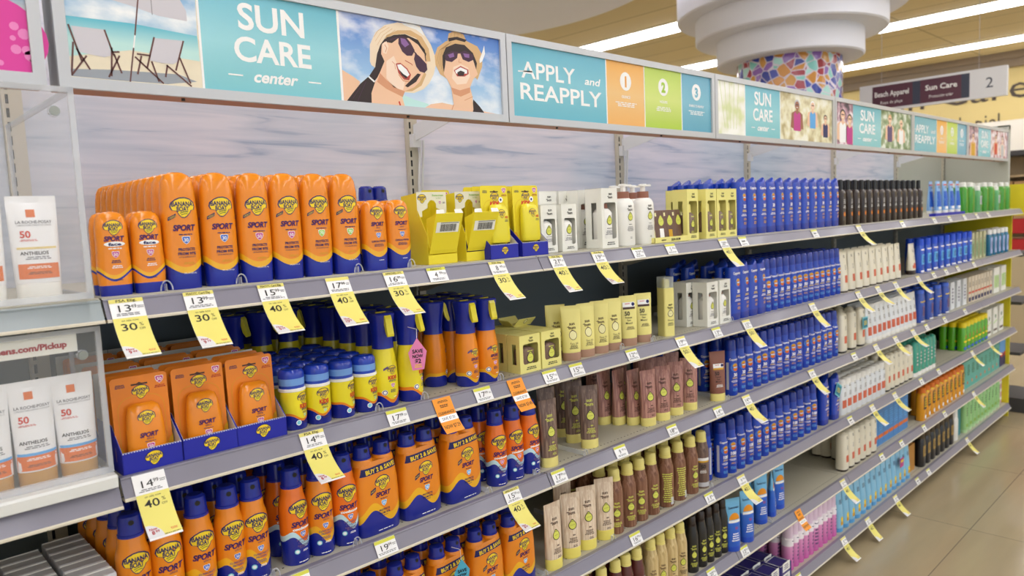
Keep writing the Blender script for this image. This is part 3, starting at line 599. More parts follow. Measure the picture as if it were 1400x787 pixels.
def shelf_unit(L, n, pale=False, dz=0, x0=None, x1=None):
    x0 = bx(n)+.0015 if x0 is None else x0; x1 = bx(n+1)-.0015 if x1 is None else x1; z = ZS[L]+dz; yl = YL[L]; zt = ZT[L]+dz
    root = thing('shelf', (0, 0, 0), 0, f"grey metal shelf, {SHELF[L]} of the {ORD[n+1]} bay from the left", 'shelf', 'gondola shelves')
    b = MB(); b.box(x0, yl+.022, z-.018, x1, YB-.003, z, DECK); b.box(x0, yl+.026, z-.03, x1, yl+.05, z-.018, DECK)
    for k in range(int((x1-x0)/.0145)):
        x = x0+.01+k*.0145; b.add([(x, yl+.05, z+.0003), (x+.004, yl+.05, z+.0003), (x+.004, yl+.0535, z+.0003), (x, yl+.0535, z+.0003)], [(0, 1, 2, 3)], HOLE)
    if L == 6: b.box(x0, yl+.09, 0, x1, yl+.1, z-.018, DARKM)
    for s in (0, 1):
        xx = x0+.004 if s == 0 else x1-.007
        if L < 6: b.prism([(YB-.003, z-.018), (YB-.003, z-.1), (YB-.03, z-.1), (yl+.2, z-.03), (yl+.1, z-.018)], xx, xx+.003, UPR)
    b.build('deck', root, smooth=0); m = LIPM2 if pale else LIPM
    c = MB(); zb = zt-.0325; ya = yl+.017
    c.prism([(ya+.004, zt), (ya, zt), (ya-.0008, zt-.0035), (yl+.0025, zb+.004), (yl+.0045, zb+.004), (ya+.004, zt-.006)], x0, x1, m)
    c.prism([(ya+.012, z), (ya+.012, zt+.0005), (ya, zt+.0005), (ya, zt-.002), (ya+.009, z-.002)], x0, x1, m)
    c.build('price_channel', root, smooth=0)
    e = MB(); e.prism([(yl+.0025, zb+.0045), (yl, zb+.003), (yl, zb), (yl+.022, zb), (yl+.022, zb+.002), (yl+.0045, zb+.004)], x0, x1, EDGE); e.prism([(ya, zt+.0006), (ya-.0014, zt-.001), (ya-.0014, zt-.003), (ya, zt-.003)], x0, x1, m); e.build('channel_rim', root, smooth=0)
    return root
for L in range(1, 7):
    for n in range(0, 6): shelf_unit(L, n)
shelf_unit(1, -1, True); 
# left bay: lower shelf sits a little lower, carries a white tray
shelf_unit(2, -1, False, dz=-.009); shelf_unit(3, -1, False)
# back panels and uprights
def ripple_mat():
    m = mat('print_water_ripples', 'c4c6da', .45); nt = m.node_tree
    t = nt.nodes.new('ShaderNodeTexCoord'); mp = nt.nodes.new('ShaderNodeMapping'); mp.inputs['Scale'].default_value = (1.4, 1, 20)
    n = nt.nodes.new('ShaderNodeTexNoise'); n.inputs['Scale'].default_value = 2.2; n.inputs['Detail'].default_value = 4; n.inputs['Distortion'].default_value = .8
    r = nt.nodes.new('ShaderNodeValToRGB'); e = r.color_ramp.elements; e[0].position = .3; e[0].color = srgb('b8c4da'); e[1].position = .62; e[1].color = srgb('f0eff8'); k = e.new(.4); k.color = srgb('dfe2ee')
    mp2 = nt.nodes.new('ShaderNodeMapping'); mp2.inputs['Scale'].default_value = (.9, 1, 1.4); n2 = nt.nodes.new('ShaderNodeTexNoise'); n2.inputs['Scale'].default_value = 1.5
    mx = nt.nodes.new('ShaderNodeMix'); mx.data_type = 'RGBA'; mx.blend_type = 'MULTIPLY'; mx.inputs[0].default_value = .5
    r2 = nt.nodes.new('ShaderNodeValToRGB'); q = r2.color_ramp.elements; q[0].position = .4; q[0].color = srgb('c0d8e8'); q[1].position = .58; q[1].color = srgb('f6ecf4')
    for a, b in ((t.outputs['Object'], mp.inputs[0]), (mp.outputs[0], n.inputs['Vector']), (n.outputs['Fac'], r.inputs[0]), (t.outputs['Object'], mp2.inputs[0]), (mp2.outputs[0], n2.inputs['Vector']), (n2.outputs['Fac'], r2.inputs[0]), (r.outputs[0], mx.inputs[6]), (r2.outputs[0], mx.inputs[7]), (mx.outputs[2], nt.nodes['Principled BSDF'].inputs['Base Color'])): nt.links.new(a, b)
    return m
RIP = ripple_mat(); BKD = mat('back_panel_dark', '6a747a', .6, noise=.04, nscale=5); BKG = mat('back_panel_almond', 'bdbdb2', .55)
for n in range(-1, 6):
    b = MB(); b.box(bx(n)+.0165, YB, 1.398, bx(n+1)-.0165, YB+.008, 2.02, BKG if n == 5 else RIP)
    tag(b.build('back_panel', None, 0), 'pale water-ripple printed back panel, '+ORD[n+1]+' bay from left' if n < 5 else 'plain grey almond back panel of the farthest bay', 'panel', 'upper back panels')
    b = MB(); b.box(bx(n)+.0165, YB, 0, bx(n+1)-.0165, YB+.008, 1.395, BKD)
    tag(b.build('back_panel', None, 0), 'dark grey back panel below top shelf, '+ORD[n+1]+' bay from left', 'panel', 'lower back panels')
for n in range(0, 7):
    b = MB(); x = bx(n); b.box(x-.016, YB-.014, 0, x+.016, YB+.03, 2.0, UPR)
    for k in range(76):
        z = .1+k*.0254
        for sx in (-.0085,): b.box(x+sx-.0025, YB-.0146, z, x+sx+.0025, YB-.0138, z+.017, HOLE)
        a = circ(0, z+.01, .002, n=6); b.add([(x+.0162, YB+.001+p-.008, q) for p, q in a], [tuple(range(6))], HOLE)
    u = b.build('upright', None, 0); tag(u, f'slotted beige steel upright, {ORD[n]} from the left', 'upright', 'gondola uprights')
WBR = mat('bracket_white', 'e4e4e6', .35)
for n in range(1, 6):
    r = thing('sign_bracket', (bx(n), 0, 0), 0, f'white bracket holding up the header sign on the {ORD[n-1]} bare upright', 'bracket', 'header sign brackets')
    b = MB(); b.box(-.012, YB-.03, 1.70, .012, YB-.0145, 1.735, WBR); b.prism([(1.30, 1.79), (1.30, 1.82), (YB-.02, 1.76), (YB-.02, 1.715)], -.002, .002, WBR); b.build('arm', r, 0)
    if n in (1, 2):
        for k in range(2):
            c = MB(); c.tube([(.018+k*.009, YB-.024, 1.72), (.014+k*.012, YB-.022, 1.68), (.006+k*.012, YB-.022, 1.6), (.006+k*.008, YB-.022, 1.5), (.008+k*.006, YB-.022, 1.42)], .0032, WBR); c.build('power_cord', r)
# ------------------------------------------------------------------ header signs
YS = 1.2665; Z0S, Z1S = 1.722, 1.925
FRM = mat('sign_frame_silver', 'c3c5c9', .35, metal=.25); SIDE = mat('sign_case_grey', 'a8a6a8', .5); FOOT = mat('sign_underside_tan', 'b98a72', .6)
SKY = ramp_z('print_beach_sky', [(0, 'bcd6e6'), (1, '6fa8dc')], .08, .2, clouds=.85, rough=.25); SKY2 = ramp_z('print_blue_sky', [(0, 'e6eef4'), (.35, '9cc4ea'), (1, '2f6ccc')], .0, .2, clouds=.7, rough=.25)
SEA = ramp_z('print_sea', [(0, 'bfe6e2'), (.5, '49b6d0'), (1, '2058b0')], .075, .15, rough=.25); SAND = mat('print_sand', 'eadfc6', .4, noise=.06, nscale=40)
CY = ramp_z('print_cyan', [(0, '7cc6d0'), (.5, '9ad6e0'), (1, '62b8d0')], 0, .2, rough=.2); CYD = ramp_z('print_cyan_deep', [(0, '62b4c8'), (.5, '82c6d6'), (1, '5cb0cc')], 0, .2, rough=.2)
ORP = ramp_z('print_amber', [(0, 'f0b05a'), (.5, 'eec27e'), (1, 'eea838')], 0, .2, rough=.2); GRP_ = ramp_z('print_lime', [(0, 'a8cc34'), (.5, 'd2e27c'), (1, 'b2d23c')], 0, .2, rough=.2); BLP = ramp_z('print_teal', [(0, '5aa4c0'), (.5, '7cbcd2'), (1, '58a4c4')], 0, .2, rough=.2)
SK1 = ink('skin', 'efc4a2'); SK2 = ink('skin_light', 'f7dcc6'); HAIR = ink('hair', '2e1c1a'); HAT1 = ink('straw_cream', 'f0dcc0'); HAT2 = ink('straw', 'd8b07c'); LENS = ink('lens', '43213c'); LENS2 = ink('lens_sheen', '8a5f9c'); LIP = ink('lips', 'b8483c'); CANV = ink('canvas', 'cfccd4'); WOOD = ink('deck_wood', '6a4440'); SHAD = ink('sand_grey', '9aa0a8')
def header(n, label, draw, x0=None):
    x0 = bx(n)+.0015 if x0 is None else x0; x1 = bx(n+1)-.0015; zs = Z1S-Z0S
    r = thing('header_sign', (x0, YS, Z0S), 0, label, 'sign', 'header signs above the shelves'); W = x1-x0; f = .0165
    b = MB(); b.box(0, .002, .001, W, .05, zs, SIDE); b.box(0, .004, 0, W, .05, .001, FOOT)
    b.build('case', r, 0)
    b = MB()
    for q in ((0, 0, W, f), (0, zs-f, W, zs), (0, f, f, zs-f), (W-f, f, W, zs-f)): b.box(q[0], -.006, q[1], q[2], .003, q[3], FRM)
    for x in (.2, .7): b.loft([(-.004, .003, .003, 2, x*W, .012), (.001, .003, .003, 2, x*W, .012)], DARKM, 8)
    b.build('frame', r, 0)
    D = Art(flat(0), su=None); draw(D, f, W-f, f, zs-f, x0); D.build('poster', r); return r
def px(D, x0, ox, oy, sc=3.934):
    """photo detail position -> (x, z) on the sign face"""
    def g(a, b): p = ony(ox+a/sc, oy+b/sc, YS); return (p.x-x0, p.z-Z0S)
    return g
def clipz(pts, za, zb, xa=None, xb=None): return [(x if xa is None else min(max(x, xa), xb), min(max(z, za), zb)) for x, z in pts]
def sun_care(D, xa, xb, za, zb, s=1, dash=True):
    D.rect(xa, za, xb, zb, CY, 0); cx = (xa+xb)/2; w = xb-xa
    D.text('SUN', cx-.002, zb-.037*s, .045*s, WHT, 3, w=w*.48, bold=.022); D.text('CARE', cx-.002, zb-.092*s, .042*s, WHT, 3, w=w*.56, bold=.022)
    D.text('center', cx, zb-.137*s, .02*s, WHT, 3, w=w*.32, bold=.03, shear=.3)
    for t in (-1, 1): D.rect(cx+t*w*.29-w*.05, zb-.1395*s, cx+t*w*.29+w*.05, zb-.137*s, WHT, 3)
    rr = random.Random(3)
    for k in range(0): D.line([(xa+w*rr.uniform(.1, .6), za+.002), (xa+w*rr.uniform(.4, .9), zb-.002)], .002, ink('aqua_pale', 'a4dce2'), 1)
def sign1(D, xa, xb, za, zb, x0):
    a, b, c, e = .508-x0, .512-x0, .774-x0, .779-x0
    g = px(D, x0, 0, 0); cl = lambda P: clipz([g(*p) for p in P], za, zb, xa, a)
    D.rect(xa, za, a, zb, SAND, 0); D.poly(cl([(330,80),(700,125),(1060,195),(1060,0),(320,0)])[:3]+[(a, zb), (xa, zb)], SKY, 1); D.poly(cl([(335,80),(700,125),(1060,195),(1075,330),(700,270),(350,300)]), SEA, 1)
    D.poly(cl([(380,370),(600,375),(960,400),(1060,440),(900,452),(640,432),(380,408)]), SHAD, 2)
    D.poly(cl([(600,0),(700,30),(850,85),(1005,115),(1000,60),(950,-30),(600,-30)]), CANV, 2); D.line(cl([(810,-10),(818,80)]), .001, GREY, 3)
    for P in ([(742,-20),(725,190)],[(718,258),(700,440)]): D.line(cl(P), .0022, WOOD, 3)
    D.line(cl([(725,190),(718,258)]), .0022, WHT, 3)
    D.poly(cl([(380,138),(560,160),(600,300),(560,308),(470,290),(430,280),(405,220)]), CANV, 4); D.poly(cl([(830,205),(985,220),(960,330),(930,345),(870,340),(805,325)]), CANV, 4)
    for P in ([(365,130),(410,250),(440,330)],[(560,160),(612,300)],[(392,225),(385,400)],[(465,300),(385,405)],[(410,260),(485,375)],[(600,255),(600,410)],[(642,300),(585,415)],[(612,290),(655,395)],[(600,280),(642,280)],
              [(828,200),(790,370)],[(985,220),(945,380)],[(735,290),(810,300)],[(725,305),(880,450)],[(760,300),(740,400)],[(815,330),(855,440)],[(895,350),(1030,465)],[(965,310),(1025,450)],[(900,350),(890,415)]): D.line(cl(P), .0026, WOOD, 5)
    D.rect(a, za, b, zb, WHT, 2); sun_care(D, b, c, za, zb, 1.02); D.rect(c, za, e, zb, WHT, 2)
    g = px(D, x0, 350, 0); cl = lambda P: clipz([g(*p) for p in P], za, zb, e, xb)
    D.rect(e, za, xb, zb, SKY2, 0)
    D.poly(cl([(780,505),(850,535),(930,560),(920,600),(780,570)]), SEA, 1)
    D.poly(cl([(612,330),(612,240),(640,175),(690,135),(760,120),(830,122),(880,140),(905,185),(940,240),(962,300),(967,350),(955,400),(930,450),(900,480),(850,500),(790,496),(700,460),(640,365),(620,350)]), HAT1, 1)
    D.poly(cl([(780,123),(850,122),(885,150),(905,195),(860,160),(800,138)]), WHT, 2); D.poly(cl([(840,490),(790,492),(850,440),(890,370),(915,400),(890,460)]), HAT2, 2)
    D.poly(cl([(462,375),(520,410),(560,440),(540,500),(500,560),(462,552)]), SK1, 2); D.poly(cl([(600,415),(640,425),(632,500),(625,570),(487,556),(520,500),(560,450)]), HAIR, 3)
    D.poly(cl([(690,210),(740,188),(800,184),(870,215),(915,290),(905,330),(800,260),(720,260),(690,330),(665,400),(640,432),(600,420),(640,360),(650,290),(668,240)]), HAIR, 3)
    D.poly(cl([(690,225),(730,232),(765,205),(820,205),(870,240),(905,290),(920,340),(905,385),(880,440),(850,470),(800,490),(785,520),(800,575),(775,585),(622,568),(620,500),(640,440),(665,390),(690,330),(672,290),(675,240)]), SK1, 4)
    D.poly(cl([(700,330),(740,300),(760,350),(765,400),(800,440),(790,485),(740,470),(700,420)]), SK2, 5); D.poly(cl([(678,235),(700,222),(712,250),(700,290),(682,285)]), SK2, 5); D.line(cl([(605,412),(636,440)]), .0035, WHT, 5)
    D.poly(cl([(868,395),(885,400),(860,440),(815,470),(800,462)]), HAIR, 5)
    D.line(cl([(700,205),(770,188),(860,215),(905,270),(912,330)]), .0022, HAIR, 6); D.line(cl([(720,215),(770,200)]), .003, LENS, 6)
    D.poly(cl([(766,195),(800,195),(830,230),(852,272),(838,300),(810,300),(785,278),(764,235)]), LENS, 6); D.poly(cl([(775,205),(800,210),(822,240),(800,255),(780,235)]), LENS2, 7)
    D.poly(cl([(855,285),(880,305),(916,345),(920,375),(905,392),(880,385),(860,358),(848,318)]), LENS, 6); D.line(cl([(845,275),(862,292)]), .003, LENS, 6)
    D.poly(cl([(750,342),(775,338),(812,368),(832,402),(822,432),(795,428),(764,392)]), LIP, 6); D.poly(cl([(757,348),(777,346),(808,374),(824,402),(812,414),(788,398),(765,372)]), WHT, 7); D.poly(cl([(765,372),(790,398),(814,414),(805,423),(782,405)]), HAIR, 8)
    D.line(cl([(800,325),(835,345),(840,352)]), .0016, LIP, 6)
    SKD = ink('skin_deep', 'd99a74')
    D.poly(cl([(690,208),(702,188),(760,163),(830,163),(890,198),(928,262),(938,330),(915,332),(905,270),(860,205),(800,182),(740,186)]), HAT2, 2)
    D.poly(cl([(665,392),(700,430),(760,478),(800,491),(788,522),(700,478),(650,440)]), SKD, 5); D.line(cl([(768,545),(776,575)]), .0035, RED, 6)
    D.line(cl([(765,400),(790,435),(822,440)]), .0018, SKD, 6); D.line(cl([(730,330),(745,345),(748,372)]), .0014, SKD, 6); D.line(cl([(690,240),(702,258),(694,282)]), .0016, SKD, 6)
    for k in range(4): D.line(cl([(632+k*9,200+k*22),(655+k*14,165+k*12),(700+k*16,140+k*7)]), .0008, HAT2, 2)
    D.line(cl([(560,470),(520,530)]), .0012, LENS, 4); D.line(cl([(590,440),(545,545)]), .0012, LENS, 4)
    # second woman
    D.poly(cl([(905,592),(940,560),(1000,552),(1060,565),(1170,590),(1230,600),(1312,622),(1312,632),(1060,608)]), SK1, 2); D.poly(cl([(1168,535),(1200,570),(1230,624),(1160,618)]), HAIR, 3)
    D.poly(cl([(1028,225),(1035,180),(1060,158),(1090,160),(1115,185),(1132,225)]), HAT2, 3)
    D.poly(cl([(960,300),(975,255),(1020,222),(1075,210),(1130,220),(1190,250),(1218,300),(1215,360),(1190,430),(1150,380),(1030,380),(1035,430),(990,400),(965,350)]), HAT2, 2)
    D.poly(cl([(1032,205),(1080,198),(1132,215),(1122,227),(1075,214),(1036,224)]), HAIR, 4)
    D.poly(cl([(1002,300),(1020,255),(1070,235),(1120,242),(1165,285),(1187,340),(1178,420),(1160,380),(1020,360),(1012,400),(1003,350)]), HAIR, 4)
    D.poly(cl([(1020,310),(1050,285),(1140,285),(1165,320),(1182,372),(1192,400),(1165,430),(1150,470),(1163,520),(1168,590),(1165,620),(1050,608),(1062,560),(1048,470),(1028,430),(1008,398),(1016,350)]), SK1, 5)
    D.poly(cl([(1060,360),(1100,345),(1140,365),(1150,410),(1130,450),(1080,455),(1052,420)]), SK2, 6)
    D.poly(cl([(1013,297),(1050,275),(1085,280),(1080,312),(1052,334),(1020,327)]), LENS, 7); D.poly(cl([(1095,282),(1120,272),(1166,295),(1167,322),(1142,334),(1110,320)]), LENS, 7); D.poly(cl([(1030,295),(1060,284),(1065,305),(1040,312)]), LENS2, 8); D.poly(cl([(1112,287),(1145,292),(1145,312),(1120,308)]), LENS2, 8); D.line(cl([(1080,285),(1100,285)]), .0025, LENS, 8)
    D.poly(cl([(1062,378),(1098,355),(1140,375),(1142,398),(1120,412),(1080,411)]), LIP, 7); D.poly(cl([(1068,380),(1098,362),(1134,378),(1133,396),(1075,396)]), WHT, 8); D.poly(cl([(1080,390),(1098,380),(1120,388),(1115,408),(1085,408)]), HAIR, 9)
    D.poly(cl([(1048,470),(1095,486),(1150,470),(1150,498),(1100,520),(1060,505)]), SKD, 6); D.line(cl([(1092,318),(1088,335),(1104,336)]), .0014, SKD, 7)
    for k in range(5): D.line(cl([(972+k*8,330+k*14),(985+k*6,270-k*2),(1030+k*5,238-k*3)]), .0008, ink('straw_deep', 'b48a58'), 3)
    for k in range(4): D.line(cl([(1045+k*20,200),(1052+k*16,165)]), .0008, ink('straw_deep', 'b48a58'), 4)
    D.line(cl([(1062,562),(1052,606)]), .0016, SKD, 6); D.line(cl([(1120,540),(1165,520)]), .0014, SKD, 6)
    D.poly(cl([(1225,245),(1230,290),(1215,330),(1202,340),(1200,322),(1215,280)]), WHT, 7)
def sign2(D, xa, xb, za, zb, x0, w1=None):
    W = xb-xa; k = [xa, xa+W*.403, xa+W*.598, xa+W*.812, xb]
    D.rect(k[0], za, k[1], zb, CYD, 0); D.rect(k[1], za, k[2], zb, ORP, 0); D.rect(k[2], za, k[3], zb, GRP_, 0); D.rect(k[3], za, k[4], zb, BLP, 0)
    for q in k[1:4]: D.rect(q-.0015, za, q+.0025, zb, WHT, 2)
    w = k[1]-k[0]; D.text('APPLY', k[0]+w*.37, zb-.057, .04, WHT, 3, w=w*.55, bold=.015); D.text('and', k[0]+w*.84, zb-.064, .019, WHT, 3, w=w*.17, bold=.02, shear=.3); D.text('REAPPLY', k[0]+w*.51, zb-.108, .04, WHT, 3, w=w*.86, bold=.015)
    D.line([(k[0]+w*.065, zb-.064), (k[0]+w*.2, zb-.061)], .003, WHT, 3)
    for i, (t, c, wd) in enumerate((('1', DYEL, 'OUNCE'), ('2', GRN, 'HOURS'), ('3', MBLUE, '80 MINS TO REAPPLY'))):
        cx = (k[i+1]+k[i+2])/2; D.disc(cx, zb-.05, .025, WHT, 2, n=28); D.text(t, cx, zb-.05, .028, (ink('amber', 'e8a23c'), ink('lime_deep', 'a0c82c'), BLP)[i], 4, bold=.05)
        D.text(wd, cx, zb-.092, .0075, WHT, 3, w=(.035, .034, .075)[i]*1.1, bold=.02); D.micro(cx, zb-.113, .1*(.9 if i else 1.0), .014, 3, WHT, 3, seed=i)
def people(D, xa, xb, za, zb, spec, bg):
    D.rect(xa, za, xb, zb, bg, 0); W = xb-xa; H = zb-za; D.box = (xa+.001, xb-.001)
    for cx, hh, r, skin, top, hair in spec:   # head centre height, scale, colours
        x = xa+W*cx; z = za+H*hh; s = r*H
        e = s*1.6
        D.poly([(x-e*1.5, z-s*1.6), (x-e*.5, z-s*1.1), (x+e*.5, z-s*1.1), (x+e*1.5, z-s*1.6), (x+e*1.7, max(za, z-s*4.6)), (x+e*1.1, max(za, z-s*4.6)), (x+e*.9, max(za, z-s*5)), (x-e*.9, max(za, z-s*5)), (x-e*1.1, max(za, z-s*4.6)), (x-e*1.8, max(za, z-s*4.4))], skin, 2)
        D.poly([(x-e*.95, z-s*1.9), (x-e*.6, z-s*1.25), (x, z-s*1.8), (x+e*.6, z-s*1.25), (x+e*.95, z-s*1.9), (x+e*.9, max(za, z-s*5)), (x-e*.9, max(za, z-s*5))], top, 3)
        D.poly([(x-e*.25, z-s*.6), (x+e*.25, z-s*.6), (x+e*.28, z-s*1.4), (x-e*.28, z-s*1.4)], skin, 3)
        D.disc(x, z+s*.2, e*.75, hair, 3, rz=s*.95, n=14); D.disc(x, z-s*.05, e*.6, skin, 4, rz=s*.85, n=14); D.rect(x-e*.4, z+s*.02, x+e*.4, z+s*.22, LENS, 5); D.rect(x-e*.22, z-s*.48, x+e*.22, z-s*.35, WHT, 5)
    D.box = None
def blur(name, a, b, c, sc=14):
    if name in MATS: return MATS[name]
    m = mat(name, 'ffffff', .3); nt = m.node_tree; t = nt.nodes.new('ShaderNodeTexCoord'); n = nt.nodes.new('ShaderNodeTexNoise'); n.inputs['Scale'].default_value = sc
    r = nt.nodes.new('ShaderNodeValToRGB'); e = r.color_ramp.elements; e[0].position = .35; e[0].color = srgb(a); e[1].position = .62; e[1].color = srgb(c); k = e.new(.5); k.color = srgb(b)
    nt.links.new(t.outputs['Object'], n.inputs['Vector']); nt.links.new(n.outputs['Fac'], r.inputs[0]); nt.links.new(r.outputs[0], nt.nodes['Principled BSDF'].inputs['Base Color']); return m
def sign3(D, xa, xb, za, zb, x0):
    W = xb-xa; p, q = xa+W*.205, xa+W*.495; D.rect(xa, za, p, zb, blur('print_palm', 'd9e2a8', 'f2f2e2', 'fbfbf4', 16), 0)
    for i in range(5): D.line([(xa+.02+i*.03, zb-.002), (xa+.05+i*.018, za+.02)], .003, ink('palm', 'cfdc9c'), 1)
    sun_care(D, p+.003, q-.003, za, zb); D.rect(p-.002, za, p+.003, zb, WHT, 2); D.rect(q-.003, za, q+.002, zb, WHT, 2)
    people(D, q+.002, xb, za, zb, [(.86, .55, .085, SK1, NAVY, HAIR), (.3, .76, .11, ink('skin_tan', '9c6448'), PINK, LGREY), (.6, .8, .1, SK1, LBL, WHT)], blur('print_park', 'b8a878', 'e6e0bc', 'f4f2e2', 20))
def sign4(D, xa, xb, za, zb, x0):
    W = xb-xa; p, q = xa+W*.2, xa+W*.56; people(D, xa, p, za, zb, [(.4, .7, .13, SK1, WHT, HAIR), (.8, .62, .12, SK1, PINK, HAIR)], blur('print_crowd', '3a2c44', 'b88aa0', 'f0e4ea', 26))
    sun_care(D, p, q, za, zb); people(D, q, xb, za, zb, [(.28, .78, .12, SK1, MAUVE, HAT2), (.66, .7, .11, SK1, WHT, HAT1)], blur('print_leaves', '5a7a4c', '9cb08a', 'e6ece2', 24))
def sign6(D, xa, xb, za, zb, x0):
    W = xb-xa; p, q = xa+W*.24, xa+W*.55; people(D, xa, p, za, zb, [(.5, .65, .14, SK1, DYEL, MAUVE)], blur('print_crowd', '3a2c44', 'b88aa0', 'f0e4ea', 26))
    sun_care(D, p, q, za, zb); people(D, q, xb, za, zb, [(.3, .72, .12, SK1, RED, HAIR), (.7, .7, .13, SK2, LGREY, HAIR)], blur('print_blossom', 'a84c4c', 'e2c8d0', 'f4eef4', 24))
def sign0(D, xa, xb, za, zb, x0):
    W = xb-xa; D.rect(xa, za, xb, zb, ramp_z('print_shore', [(0, 'e8dcc4'), (.45, 'd8d0c0'), (.6, '9fb4cc'), (1, '8fb8dc')], 0, .2, clouds=.4), 0)
    cx, cz = xb-.09, za+.045; D.disc(cx, cz, .115, ink('float_pink', 'dd3f9e'), 1, rz=.07, n=32); D.disc(cx-.02, cz, .055, SAND, 2, rz=.028, n=24)
    rr = random.Random(5)
    for i in range(26):
        a = rr.uniform(0, 6.28); k = rr.uniform(.6, .92); D.disc(cx+.115*k*math.cos(a), cz+.07*k*math.sin(a), rr.uniform(.003, .008), ink('float_dot', 'ec86c4'), 3, n=10)
header(0, 'long header sign showing beach chairs, SUN CARE center and two laughing women in hats', sign1, x0=bx(0)-.008)
header(1, 'header sign reading APPLY and REAPPLY with steps 1, 2, 3, nearest of its kind', sign2)
header(2, 'header sign with SUN CARE beside a photo of three people in sportswear', sign3)
header(3, 'header sign with SUN CARE between a crowd photo and a couple before leaves', sign4)
header(4, 'small-looking far header sign reading APPLY and REAPPLY with three coloured steps', sign2)
header(5, 'farthest header sign, SUN CARE beside a reddish photo of two people', sign6)
hs = header(-1, 'header sign with a pink spotted swim float at the left edge', sign0)
for ch in hs.children: ch.location.x = -.0235
hs.location.y -= .004
# ------------------------------------------------------------------ price tags
def tag_map(L, z_off=0, flare=.0):
    """surface that follows the slanted channel and then hangs free, curling outward"""
    yt, zt = YL[L]+.0155, ZT[L]-.001
    a0 = math.atan2(.0155, .0285); K = 7.5*(1+flare)
    def mp(u, s, off):
        q = max(0, s-.03); a = a0+.0
        y = yt-math.sin(a0)*min(s, .03); z = zt-math.cos(a0)*min(s, .03)
        n = 6
        for i in range(n):
            t = (i+.5)/n*q; b = a0+K*t-22*t*t; y -= math.sin(b)*q/n; z -= math.cos(b)*q/n; a = b
        if q == 0: a = a0
        return (u, y-off*math.cos(a), z+off*-math.sin(a)*-1)
    return mp
TAGW = .047
def price_tag(L, u, price, off=None, now=None, head=None, kind='sale', where='', dollars=None, x=None, w=TAGW):
    x = X(L, u, YL[L]+.014) if x is None else x; mp0 = tag_map(L, flare=random.uniform(-.1, .5)); mp = lambda a, s, o: mp0(a, -s, o)
    loc = (x, 0, 0); hw = w/2
    if kind == 'sale': root = thing('sale_tag', loc, 0, f"yellow sale tag {price}, {off} off, {where}", 'price tag', 'yellow sale tags')
    elif kind == 'clear': root = thing('clearance_tag', loc, 0, f"orange clearance tag, now {now}, {where}", 'price tag', 'orange clearance tags')
    else: root = thing('price_label', loc, 0, f"small white price label{' ' + price if price else ''}, {where}", 'price tag', 'small price labels')
    Ls = {'sale': .105, 'clear': .078, 'small': .031}[kind]; near = x < 1.6
    b = MB(); st = [Ls*i/12 for i in range(13)]; o1 = .0012; rows = [(mp(0, -s, .0008), mp(0, -s, .0003)) for s in st]
    vs = []; fs = []
    for (f_, k_) in rows:
        for sx in (-hw, hw): vs += [(sx, f_[1], f_[2]), (sx, k_[1], k_[2])]
    for i in range(12):
        a = i*4; fs += [(a, a+4, a+6, a+2), (a+1, a+3, a+7, a+5), (a, a+1, a+5, a+4), (a+2, a+6, a+7, a+3)]
    fs += [(0, 2, 3, 1), (48, 49, 51, 50)]
    b.add(vs, fs, {'sale': mat('tag_paper', 'f2f2f4', .35, coat=.2), 'small': mat('tag_paper', 'f2f2f4', .35, coat=.2), 'clear': mat('tag_paper_orange', 'f59a20', .4)}[kind]); b.build('card', root, 0)
    D = Art(lambda a, s, o: mp(a, s, o+.0008), su=None, sv=.006)
    if kind == 'clear':
        D.micro(0, -.008, w*.7, .005, 2, BLK, 2); D.micro(0, -.018, w*.6, .007, 2, BLK, 2, seed=3); D.text('CLEARANCE', 0, -.032, .006, BLK, 3, w=w*.85); D.rect(-hw, -.051, hw, -.038, WHT, 2); D.text('SAVE $7.50', 0, -.0445, .0065, NAVY, 4, w=w*.7); D.text('NOW $'+now, 0, -.063, .009, BLK, 3, w=w*.85)
    else:
        if head is not False: D.rect(-hw, -.0065, hw, -.0003, TAGY if kind == 'sale' else ink('tag_lime', 'd6d648'), 2)
        if near and head: D.text(head, 0, -.0034, .0042, BLK, 4, w=w*.8 if len(head) > 9 else w*.6, bold=.02)
        if price:
            d_, c_ = price.split('.'); D.text(d_, -w*.09, -.0155, .0115, BLK, 3, w=w*.36 if len(d_) > 1 else None); D.text(c_, w*.18, -.013, .006, BLK, 3)
        else: D.micro(-w*.05, -.0155, w*.55, .01, 1, BLK, 2, seed=int(u))
        D.micro(w*.38, -.0145, w*.2, .005, 2, GREY, 2, seed=int(u)); D.micro(-w*.02, -.0255, w*.85, .005, 2, GREY, 2, seed=int(u)+1)
        if kind == 'sale':
            D.rect(-hw, -Ls+.003, hw, -.031, TAGY, 2); D.text('on sale now', -w*.02, -.0355, .0035, BLK, 4, w=w*.5); D.text(off[:2], -w*.1, -.0465, .0125, BLK, 4, w=w*.46, bold=.01); D.text('%', w*.27, -.0435, .006, BLK, 4); D.text('OFF', w*.27, -.051, .0038, BLK, 4, w=w*.17)
            D.poly([(-hw, -Ls+.003)]+[(-hw+.022*math.cos(a), -Ls+.003+.022*math.sin(a)) for a in [i*PI/16 for i in range(9)]], ink('tag_bubble', 'dcdce0'), 3)
            if now: D.text('Now', -w*.3, -Ls+.0175, .004, DRED, 5, bold=.03); n1, n2 = now.split('.'); D.text(n1, -w*.33, -Ls+.0115, .0062, DRED, 5, bold=.03); D.text(n2, -w*.2, -Ls+.0125, .0042, DRED, 5, bold=.02)
            D.micro(w*.3, -Ls+.011, w*.22, .004, 2, RED, 3, seed=2); D.micro(w*.2, -Ls+.0045, w*.5, .002, 1, BLK, 3, seed=2)
    D.build('tag_print', root); return root
T = lambda *a, **k: price_tag(*a, **k)
T(1, 171, '13.49', '30%', '9.44', 'FSA Elig.', where='under the two small face lotions')
